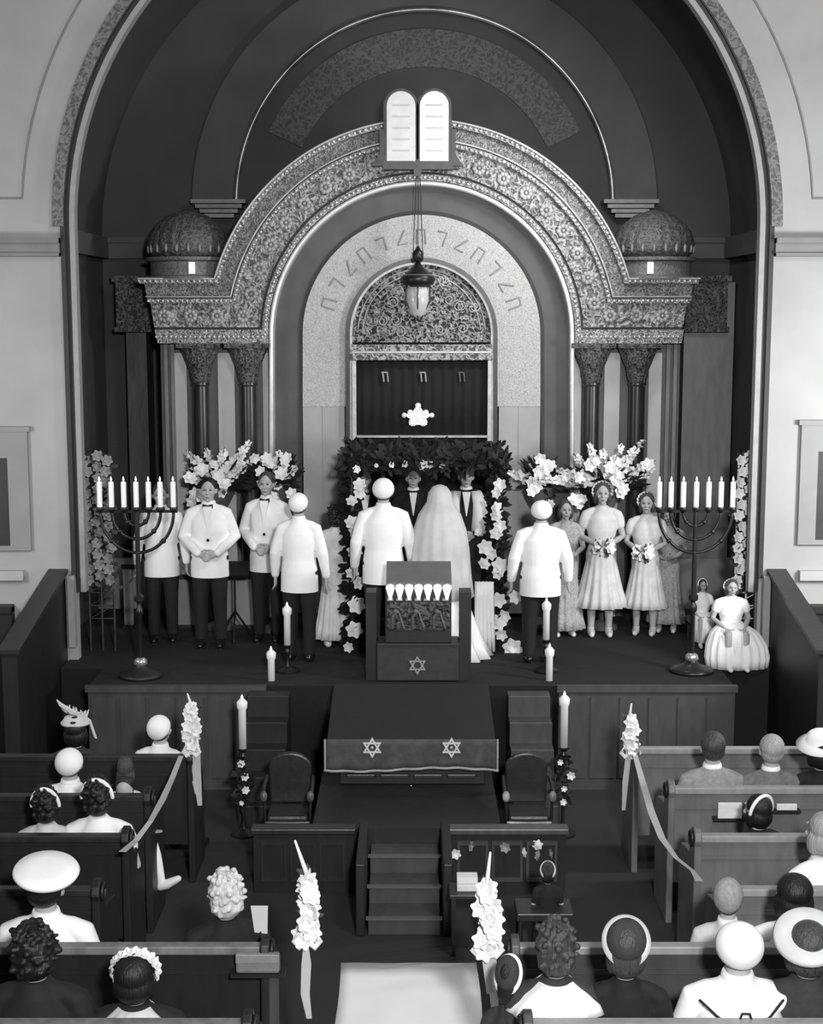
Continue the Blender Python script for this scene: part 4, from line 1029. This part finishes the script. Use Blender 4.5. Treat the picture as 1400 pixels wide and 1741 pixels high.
b2 = person('bridesmaid in pale dress beside the right menorah', 1101, 838, 15.8, ZS, rot=-.25, arms='hold', fem=True, top=GOWN, bot=GOWN, dress=(.34, .27), hair='bob', hairm=HAIRB, hatk='wreath', hatm=PETAL, shoes=SHOEW)
person('woman in dim grey gown half hidden behind the right menorah', 1138, 862, 15.95, ZS, rot=-.2, arms='hold', fem=True, top=GOWN2, bot=GOWN2, dress=(.14, .27), hair='bob', hairm=HAIRB, shoes=SHOEW)
for b_, lab in ((b1, 'white bouquet held by the bridesmaid left of the pair'), (b2, 'white bouquet held by the bridesmaid beside the menorah')):
    bpy.context.view_layer.update(); q = bouquet(b_, None); q['label'] = lab
def bench(px, Y, base, h, w_, label):
    p = atY(px, 1000, Y); t = thing('stool', label, 'stool', (p.x, Y, base))
    obj('seat', BX(-w_, w_, -.14, .14, h-.06, h), WOODM, t, bevel=.01)
    for sx in (-1, 1):
        for sy in (-1, 1): obj('leg', tube(NB(), [(sx*(w_-.03), sy*.11, h-.05), (sx*(w_-.02), sy*.12, .01)], .016, 6), WOODD, t)
def petticoat(t, S):
    bm = NB(); loft(bm, [(.04, -.30, .01, .40, .22, 1), (.04, -.28, .16, .42, .25, 1), (.04, -.22, .34, .40, .28, .8), (.02, -.16, .52, .32, .26, .4), (0, -.1, .62, .2, .18, 0)], 90, 19, .05)
    obj('petticoat', bm, WHITE, t, smooth=True)
bench(1246, 14.55, ZS, .30, .16, 'low dark stool under the flower girl nearest the trellis')
bench(1196, 15.4, ZS, .28, .15, 'low dark stool under the flower girl by the menorah')
person('flower girl in wide white dress seated at the right end of the stage', 1245, 985, 14.5, ZS, pose='sit', arms='lap', fem=True, top=WHITE, bot=WHITE, dress=(.1, .3), hair='bob', hairm=HAIRB, hatk='wreath', hatm=PETAL, shoes=SHOEW, wide=1.15, extra=petticoat)
person('flower girl in white seated just right of the right menorah stem', 1196, 985, 15.35, ZS, pose='sit', arms='lap', fem=True, top=WHITE, bot=WHITE, dress=(.1, .3), hair='bob', hairm=HAIRB, hatk='band', hatm=WHITE, shoes=SHOEW, wide=.9)
# tripod music stand, light dado boards
struct('trim_26', BX(xl, XA(461)+OX-.0, 17.2-.0, 17.25, ZS, ZS+.62), DADO)
struct('trim_27', BX(XA(973)+OX, xr, 17.2, 17.25, ZS, ZS+.62), DADO)
bm_x = {}
for k, (pa, pb, ya, yb, lab) in enumerate(((298, 336, 985, 1060, 'pale grey board standing in for the dado between the first two ushers'), (384, 432, 985, 1060, 'pale grey board standing in for the dado behind the music stand'), (209, 226, 968, 1022, 'narrow pale dado board left of the left menorah stem'), (966, 992, 985, 1050, 'pale grey dado board right of the wide-jacketed usher'))):
    Y = 16.15; A = atY(pa, ya, Y); B = atY(pb, yb, Y)
    t = thing('dado_board', lab, 'screen', ((A.x+B.x)/2, Y, ZS)); w_ = (B.x-A.x)/2  # boards added in front of the dado, standing in for it
    obj('board', BX(-w_, w_, 0, .03, .03, A.z-ZS), mat('grey_board', .26, .8, 'fabric', .22, 6), t); obj('top_rail', BX(-w_-.02, w_+.02, -.01, .04, A.z-ZS, A.z-ZS+.05), WOODD, t)
    obj('foot', BX(-w_, w_, -.06, .09, 0, .03), WOODD, t)
p = atY(407, 1066, 15.9); t = thing('music_stand', 'thin black tripod music stand between the second and third ushers', 'stand', (p.x, 15.55, ZS))
bm = NB(); tube(bm, [(0, 0, .25), (0, 0, .75)], .012, 6); obj('pole', bm, BLACKM, t)
for a in (-90, 30, 150): obj('leg', tube(NB(), [(0, 0, .32), (.2*math.cos(R(a)), .2*math.sin(R(a)), .012)], .012, 6), BLACKM, t)
bm = prism_x(NB(), [(-.06, .72), (-.05, .70), (.08, .84), (.07, .86)], -.17, .17); obj('desk', bm, WOODD, t)

# ================================================================== PEWS
PT = 1.05
rowpy = [1270, 1337, 1418, 1508, 1605, 1735]
rowY = [atZ(700, y, PT).y for y in rowpy]
rowYL = [atZ(700, y, PT).y for y in (1283, 1350, 1418, 1508, 1605, 1735)]
def pew(side, Y, xi, xo, label, m, me, rack=None):
    s = side; w_ = abs(xo-xi); t = thing('pew', label, 'pew', (xi, Y, 0)); sg = 1 if xo > xi else -1
    def bx(a, b, *r): return BX(min(sg*a, sg*b), max(sg*a, sg*b), *r)
    obj('backrest', bx(.03, w_, -.02, .02, .30, PT-.05), m, t)
    obj('top_rail', bx(.0, w_, -.04, .035, PT-.05, PT), me, t, bevel=.008)
    obj('seat', bx(.03, w_, .02, .46, .37, .41), m, t)
    obj('back_moulding', bx(.06, w_-.05, -.03, -.02, PT-.17, PT-.14), m, t)
    prof = [(-.09, 0), (-.09, PT-.06)] + [(-.02+.085*math.cos(a), PT-.02+.085*math.sin(a)) for a in (PI, PI*.8, PI*.6, PI*.4, PI*.2, 0)] + [(.10, PT-.16), (.20, .88), (.40, .84), (.46, .76), (.46, 0)]
    e = obj('end_panel', prism_x(NB(), prof, min(0, sg*.05), max(0, sg*.05)), m, t, bevel=.008)
    bm = NB(); tube(bm, [(-sg*.012, -.02+.05*math.cos(a*PI/5), PT-.02+.05*math.sin(a*PI/5)) for a in range(11)], .012, 6); obj('scroll', bm, WOODD, e, smooth=True)
    e2 = obj('end_panel', prism_x(NB(), prof, min(sg*w_, sg*(w_+.05)), max(sg*w_, sg*(w_+.05))), m, t)
    if rack:
        a, b = rack; bm = NB(); f = bx(a, b, -.14, -.02, .62, .635); obj('book_rack', f, WOODD, t)
        obj('rack_front', bx(a, b, -.15, -.14, .62, .74), WOODD, t)
    return t
xin = 1.93
labsR = ['oak pew on the right nearest the stage', 'oak pew on the right, second from the stage', 'oak pew on the right, third from the stage', 'oak pew on the right, fourth from the stage', 'long pew on the right reaching in to the runner, farther one', 'pew at the bottom right edge reaching in to the runner']
labsL = [l.replace('oak', 'shade-darkened oak').replace('right', 'left') for l in labsR]
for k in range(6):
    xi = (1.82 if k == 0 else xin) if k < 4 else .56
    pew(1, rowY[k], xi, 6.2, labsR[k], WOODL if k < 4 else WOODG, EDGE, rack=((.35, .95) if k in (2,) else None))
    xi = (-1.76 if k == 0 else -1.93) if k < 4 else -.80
    pew(-1, rowYL[k], xi, -6.2, labsL[k], WOODD, WOODM if k < 4 else mat('pew_rail_highlight', .2, .35, 'wood', .12, 5))  # shade put into the left pew wood; near rail colour carries a highlight
# hymn books on the second right pew rail and in rack
for k, (pa, pb, pya, pyb, lab) in enumerate(((1222, 1262, 1366, 1392, 'open pale book leaning on the back of the right second pew, left one'), (1322, 1356, 1368, 1378, 'thin white book on the back of the right second pew, right one'))):
    Y = rowY[1]-.09; A = atY(pa, pya, Y); B = atY(pb, pyb, Y)
    bm = NB(); box(bm, 0, B.x-A.x, 0, .03, 0, A.z-B.z); t = obj('prayer_book', bm, PAPER, None, loc=(A.x, Y, B.z), bevel=.004); tag(t, lab, 'book', 'books behind the second right pew')
    obj('book_ledge', BX(-.03, B.x-A.x+.03, -.01, .085, -.02, -.002), WOODD, t)
# ================================================================== CONGREGATION
def rowR(k): return rowY[k]+.23
def rowL(k): return rowYL[k]+.23
SK = dict(pose='sit', arms='lap', rot=BK, face=False)
# right
person('person in small dark hat with pale brim seated alone before the right parapet', 932, 1468, 9.75, 0, **SK, fem=True, top=SUIT, bot=SUIT, dress=(.1, .3), hair='bob', hairm=HAIRD, hatk='ring', hatm=WHITE2, wide=.8)
bench(932, 9.72, 0, .44, .2, 'plain dark stool under the person before the right parapet')
person('man in light tweed jacket seated in the second right pew', 1213, 1243, rowR(1), 0, **SK, top=TWEED, hairm=HAIRB, bot=GREYC)
person('silver-haired man with white collar seated right of the tweed-jacketed man', 1313, 1248, rowR(1), 0, **SK, top=GREYC, hairm=HAIRL)
person('woman in white brimmed hat seated at the right edge, second pew', 1398, 1245, rowR(1), 0, **SK, fem=True, top=SUIT, bot=SUIT, dress=(.1, .3), hair='bob', hatk='brim', hatm=WHITE)
person('woman in dark coat bent low behind the second right pew', 1290, 1350, rowR(2), 0, **{**SK, 'rot': BK+.5}, fem=True, top=SUIT, bot=SUIT, dress=(.1, .3), hair='bob', hairm=HAIRD, hatk='band', hatm=WHITE)
person('woman in white blouse at the right edge, behind the book rack', 1402, 1380, rowR(3), 0, **{**SK, 'rot': BK+.4}, fem=True, top=WHITE, bot=WHITE, dress=(.1, .3), hair='bob', hairm=HAIRL)
person('boy in grey skullcap and pale shirt at the inner end of the long right pew', 1240, 1492, rowR(4), 0, **{**SK, 'rot': BK-.3}, top=WHITE2, hairm=HAIRB, hatk='kippah', hatm=TWEED, wide=.84)
person('woman in white jacket with dark hair seated right of the boy in grey skullcap', 1352, 1485, rowR(4), 0, **SK, fem=True, top=WHITE, bot=WHITE, dress=(.1, .3), hair='bob', hairm=HAIRD, wide=1.1)
person('dark-coated woman in tilted hat with thin pale brim in the nearest right pew', 1065, 1570, rowR(5), 0, **SK, fem=True, top=SUIT, bot=SUIT, dress=(.1, .3), hair='bob', hairm=HAIRB, hatk='ring', hatm=WHITE2, wide=.9)
def stole(t, S):
    dz = S['dz']; bm = NB(); loft(bm, [(0, .03, 1.315-dz, .235, .150, 1), (0, .02, 1.35-dz, .215, .15, 1), (0, .02, 1.40-dz, .16, .125, .5), (0, .01, 1.45-dz, .085, .09, 0)], 60, 9, .04); obj('white_stole', bm, WHITE, t, smooth=True)
def sailor_collar(t, S):
    dz = S['dz']
    bm = NB()
    pts = [(-.15, 1.36), (.15, 1.36), (.14, 1.2), (.05, 1.13), (.02, 1.30), (-.02, 1.30), (-.05, 1.13), (-.14, 1.26)]
    tube(bm, [(p_[0], .172-.35*p_[0]**2*8, p_[1]-dz) for p_ in ((-.17, 1.40), (-.11, 1.35), (-.05, 1.31), (-.035, 1.31), (-.015, 1.38), (.015, 1.38), (.035, 1.31), (.05, 1.31), (.11, 1.35), (.17, 1.40))], .0055, 5)
    obj('collar_braid', bm, SUIT, t, smooth=True)
    bm = NB(); loft(bm, [(0, .04, 1.20-dz, .13, .11), (0, .035, 1.3-dz, .19, .125), (0, .025, 1.4-dz, .13, .115)], 24); obj('sailor_collar', bm, WHITE, t, smooth=True)
person('curly-haired woman in white stole seated in the nearest right pew', 946, 1566, rowR(5), 0, **SK, fem=True, top=SUITG, bot=SUITG, dress=(.1, .3), hair='curly', hairm=HAIRB, wide=.95, extra=stole)
person('child in large white cap and dark-lined sailor collar, nearest right pew', 1257, 1568, rowR(5), 0, **SK, top=WHITE, hairm=HAIRD, hatk='kippah', hatm=WHITE, extra=sailor_collar, wide=1.12)
person('woman in upturned white-brimmed hat at the bottom right', 1376, 1560, rowR(5), 0, **SK, fem=True, top=SUITG, bot=SUITG, dress=(.1, .3), hair='bob', hairm=HAIRB, hatk='saucer', hatm=WHITE2, wide=1.05)
person('person in white shawl leaning at the inner end of the nearest right pew', 866, 1632, rowR(5)+.02, 0, **{**SK, 'rot': BK-.4}, fem=True, top=SUITG, bot=SUITG, dress=(.1, .3), hair='bob', hairm=HAIRD, hatk='ring', hatm=WHITE, wide=.66)
# left
person('woman in feathered hat and pale coat in the left pew nearest the stage', 128, 1215, rowL(0), 0, **SK, fem=True, top=SUITG, bot=SUIT, dress=(.1, .3), hair='bob', hatk='feather', hatm=WHITE2)
person('boy in white skullcap and shirt in the left pew nearest the stage', 272, 1216, rowL(0), 0, **{**SK, 'rot': BK-.3}, top=WHITE, hatk='kippah', hatm=WHITE, wide=1.0)
person('person in white jacket in the second left pew, by the left edge', 118, 1272, rowL(1), 0, **SK, top=WHITE, hair='short', hairm=HAIRD, hatk='kippah', hatm=WHITE, wide=1.05)
person('small person in pale clothes at the inner end of the second left pew', 213, 1285, rowL(1), 0, **SK, fem=True, top=WHITE2, bot=SUITG, dress=(.1, .3), hair='bob', hairm=HAIRB, wide=.72)
person('dark-haired woman with white headband in the third left pew, by the left edge', 78, 1338, rowL(2), 0, **SK, fem=True, top=WHITE2, bot=WHITE2, dress=(.1, .3), hair='curly', hairm=HAIRD, hatk='band', hatm=WHITE, wide=.95)
person('dark-haired woman with curved white headband in the third left pew, inner one', 166, 1322, rowL(2), 0, **SK, fem=True, top=WHITE, bot=WHITE, dress=(.1, .3), hair='curly', hairm=HAIRD, hatk='band', hatm=WHITE, wide=1.0)
person('man in round white officer cap and white jacket in the long left pew', 76, 1470, rowL(4), 0, **SK, top=WHITE, hairm=HAIRD, hatk='sailor', hatm=WHITE, wide=1.12)
person('white-haired woman in black in the long left pew', 383, 1482, rowL(4), 0, **{**SK, 'rot': BK+.3}, fem=True, top=SUIT, bot=SUIT, dress=(.1, .3), hair='curly', hairm=HAIRW, wide=1.0)
person('person with round dark hair at the bottom left corner', 58, 1572, rowL(5), 0, **SK, fem=True, top=SUIT, bot=SUIT, dress=(.1, .3), hair='curly', hairm=HAIRD, wide=1.1)
def ruffle(t, S):
    dz = S['dz']; bm = NB(); loft(bm, [(0, .03, 1.27-dz, .20, .16, 1), (0, .02, 1.34-dz, .19, .145, 1), (0, .02, 1.41-dz, .13, .11, .5), (0, .01, 1.455-dz, .075, .08, 0)], 80, 14, .06); obj('ruffled_collar', bm, GOWN, t, smooth=True)
person('woman with ruffled pale collar and hair ornament at the bottom left', 228, 1622, rowL(5), 0, **SK, fem=True, top=SUIT, bot=SUIT, dress=(.1, .3), hair='bob', hairm=HAIRD, hatk='wreath', hatm=PETAL, extra=ruffle, wide=1.15)
# dark suited sitters filling the shadow on the left
# man sitting sideways at the aisle, white shoes showing
# hand fan
p = atY(443, 1568, rowL(4)-.02); t = thing('hand_fan', 'small pale paper fan held up beside the white-haired woman', 'fan', p)
obj('fan_leaf', prism(NB(), [(-.035, -.06), (.04, -.07), (.045, .10), (-.055, .10)], -.004, .004), mat('pale_card', .55, .8, 'plain', .5), t); obj('handle', tube(NB(), [(0, 0, -.06), (.0, 0, -.16)], .008, 6), WOODM, t)
# evening bag on pew rail, pale
hy = rowYL[4]-.085; A = atY(402, 1652, hy); B = atY(476, 1620, hy)
t = thing('handbag', 'grey clutch bag standing on the ledge behind the long left pew', 'bag', ((A.x+B.x)/2, hy, A.z)); w_ = (B.x-A.x)/2
obj('ledge', BX(-w_-.03, w_+.03, -.04, .075, -.02, -.001), WOODD, t)
obj('bag_body', BX(-w_, w_, -.03, .03, 0, B.z-A.z), mat('grey_leather', .18, .5, 'fabric', .15, 20), t, bevel=.015)
obj('bag_flap', BX(-w_, w_, -.036, .0, (B.z-A.z)*.55, B.z-A.z+.005), mat('grey_leather_flap', .22, .5, 'fabric', .18, 20), t, bevel=.006)
# child sitting on aisle side with legs out, white shoes
def aisle_shoes():
    Y = 10.5
    t = thing('person', 'child in dark clothes at the left aisle with white socks and shoes stretched out', 'person', (atY(232, 1460, Y).x, Y, 0))
    q = lambda px, py, Y=Y: atY(px, py, Y)-t.location
    h = q(212, 1340)
    bm = NB()
    tube(bm, [q(218, 1395), q(238, 1412), q(252, 1428)], [.07, .06, .045], 12)
    tube(bm, [q(252, 1428), q(262, 1460), q(274, 1500)], [.045, .04, .028], 12); tube(bm, [q(274, 1502), q(290, 1500)], [.026, .022], 8)
    tube(bm, [q(216, 1400), q(226, 1440), q(224, 1480), q(222, 1512)], [.07, .05, .04, .026], 12)
    tube(bm, [q(212, 1365), q(216, 1400)], [.085, .08], 14); tube(bm, [h, q(212, 1370)], .035, 10)
    ell(bm, h, (.065, .078, .088), 16); ell(bm, h+Vector((.05, -.03, -.02)), (.02, .02, .02), 8)
    tube(bm, [q(226, 1368), q(234, 1388), q(244, 1402)], [.035, .03, .024], 10); hand(bm, q(244, 1402), (.8, -.3, -.4), (0, 1, 0), 1)
    obj('body', remesh(bm, .009, 'body', 2), SKIN, t)
    bm = NB(); tube(bm, [q(212, 1362), q(214, 1380), q(220, 1402)], [.095, .11, .11], 16); tube(bm, [q(218, 1398), q(240, 1414), q(252, 1428)], [.095, .08, .062], 14); tube(bm, [q(218, 1400), q(228, 1444), q(226, 1465)], [.095, .07, .06], 12)
    tube(bm, [q(222, 1362), q(236, 1388), q(241, 1398)], [.055, .045, .036], 12); obj('coat', remesh(bm, .010, 'coat', 2), SUIT, t)
    bm = NB(); tube(bm, [q(256, 1430), q(263, 1455), q(269, 1478), q(274, 1500)], [.05, .052, .042, .034], 12); obj('sock', bm, WHITE, t, smooth=True)
    bm = NB(); tube(bm, [q(272, 1505), q(285, 1503), q(303, 1494)], [.042, .038, .026], 12); obj('shoe', bm, SHOEW, t, smooth=True)
    bm = NB(); tube(bm, [q(223, 1514), q(208, 1519)], [.032, .026], 10); obj('shoe', bm, WHITE2, t, smooth=True)
    obj('hair', hair_mesh('short'), HAIRD, t, loc=h).scale = (.85, .85, .85)
aisle_shoes()

# ================================================================== AISLE RUNNER, BOWS, RIBBONS
A = atZ(580, 1637, .006); B = atZ(810, 1637, .006)
bm = NB(); xa, xb = A.x, B.x; n_ = 40; rows = []
for j in range(n_+1):
    y = A.y - (A.y-1.0)*j/n_
    rows.append([bm.verts.new((xa+(xb-xa)*i/12+.01*math.sin(j*.7), y, .006+.002*math.sin(i*1.1+j))) for i in range(13)])
for r0, r1 in zip(rows, rows[1:]):
    for i in range(12): bm.faces.new((r0[i], r0[i+1], r1[i+1], r1[i]))
o = obj('aisle_runner', bm, LINEN, None, smooth=True); s_ = o.modifiers.new('s', 'SOLIDIFY'); s_.thickness = .004
tag(o, 'white cloth runner laid along the centre aisle floor', 'runner')
def strip(bm, pts, w_, th=.004):
    pts = [Vector(p) for p in pts]; L_ = []
    for i, p in enumerate(pts):
        ww = w_[i] if hasattr(w_, '__len__') else w_
        L_.append((bm.verts.new(p+Vector((-ww/2, 0, 0))), bm.verts.new(p+Vector((ww/2, 0.01*math.sin(i), 0)))))
    for a, b in zip(L_, L_[1:]): bm.faces.new((a[0], a[1], b[1], b[0]))
    bmesh.ops.solidify(bm, geom=bm.faces[:], thickness=th)
def bow(px, py, Y, top_py, tail, width, label, seed, zc_loops=True, sprig=None):
    c = atY(px, py, Y); t = thing('ribbon_bow', label, 'bow', c); random.seed(seed)
    q = lambda x, y, dy=0: atY(x, y, Y+dy)-c
    hgt = q(px, top_py).z
    bm = NB(); n = int(hgt/.028)
    for k in range(n):
        z = hgt*k/n; w_ = width*(math.sin(PI*min(1, .22+.78*k/n)))*.62
        blossom(bm, (random.uniform(-w_, w_), -.06+random.uniform(-.03, .02), z), (random.uniform(-.8, .8), -1, random.uniform(-.2, .9)), .062, 6)
        blossom(bm, (random.uniform(-w_, w_), -.04, z), (random.uniform(-.8, .8), -.6, 1), .055, 5)
    obj('white_flowers', bm, PETAL, t)
    bm = NB(); s0 = sprig or (px-3, top_py-22); tube(bm, [q(px, top_py+12, -.06), q(*s0, -.06)], [.016, .007], 6); obj('flower_spike', bm, PETAL, t, smooth=True)
    bm = NB()
    for s in (-1, 1):
        tube(bm, [(0, -.06, 0), (s*width*.8, -.08, .05), (s*width*1.15, -.07, .0), (s*width*.7, -.08, -.035), (0, -.07, 0)], .02, 8, flat=.5)
    obj('bow_loops', bm, SATIN, t, smooth=True)
    for (pts, w_) in tail:
        bm = NB(); strip(bm, [q(a, b, -.07) for a, b in pts], w_); obj('ribbon_tail', bm, SATIN, t)
    bm = NB()
    for k in range(16): leaf(bm, (random.uniform(-width, width)*.5, -.02, random.uniform(0, hgt)), rv(), .08, .03)
    obj('leaves', bm, LEAFG, t)
    return t
bow(328, 1273, rowYL[0]-.02, 1195, [([(330, 1270), (334, 1310), (340, 1370)], [.10, .07, .035]), ([(322, 1275), (328, 1320), (335, 1350)], .03)], .055, 'white flower bow on the end of the frontmost left pew', 1, sprig=(319, 1180))
bow(1070, 1275, rowY[0]-.0, 1215, [([(1070, 1275), (1064, 1330), (1061, 1378)], [.045, .05, .03])], .065, 'white flower bow on the end of the frontmost right pew', 2, sprig=(1074, 1197))
bow(524, 1590, rowYL[4]-.02, 1480, [([(520, 1590), (521, 1640), (519, 1690), (526, 1732)], [.015, .055, .05, .03])], .062, 'white flower bow on the near left pew end beside the aisle', 3, sprig=(502, 1430))
bow(828, 1605, rowY[4]-.12, 1495, [([(830, 1600), (838, 1660), (843, 1730)], [.085, .055, .04]), ([(822, 1600), (834, 1690)], .04)], .07, 'white flower bow on the near right pew end beside the aisle', 4, sprig=(834, 1450))
def rib(pts, w_, label):
    P_ = [atY(*p) for p in pts]; c = P_[0]
    bm = NB(); L_ = []
    strip(bm, [p-c for p in P_], w_); o = obj('ribbon_swag', bm, SATIN, None, loc=c); tag(o, label, 'ribbon'); return o
y_ = [rowY[0]-.1, rowY[1]-.1, rowY[2]-.1, rowY[3]-.1]
rib([(1080, 1283, y_[0]), (1092, 1325, y_[0]-.5), (1108, 1380, y_[1]-.2), (1126, 1425, y_[1]-.7), (1150, 1458, y_[2]-.1), (1178, 1480, y_[2]-.5), (1190, 1498, y_[3]+.1)], [.04, .05, .055, .05, .035, .03, .05], 'long white ribbon swagged along the right pew ends')
y_ = [rowYL[0]-.1, rowYL[1]-.1, rowYL[2]-.1, rowYL[3]-.1]
rib([(308, 1285, y_[0]), (292, 1325, y_[0]-.5), (276, 1360, y_[1]-.1), (256, 1396, y_[1]-.6), (232, 1428, y_[2]), (208, 1448, y_[2]-.3)], [.04, .045, .05, .04, .045, .05], 'long grey-white ribbon swagged along the left pew ends')
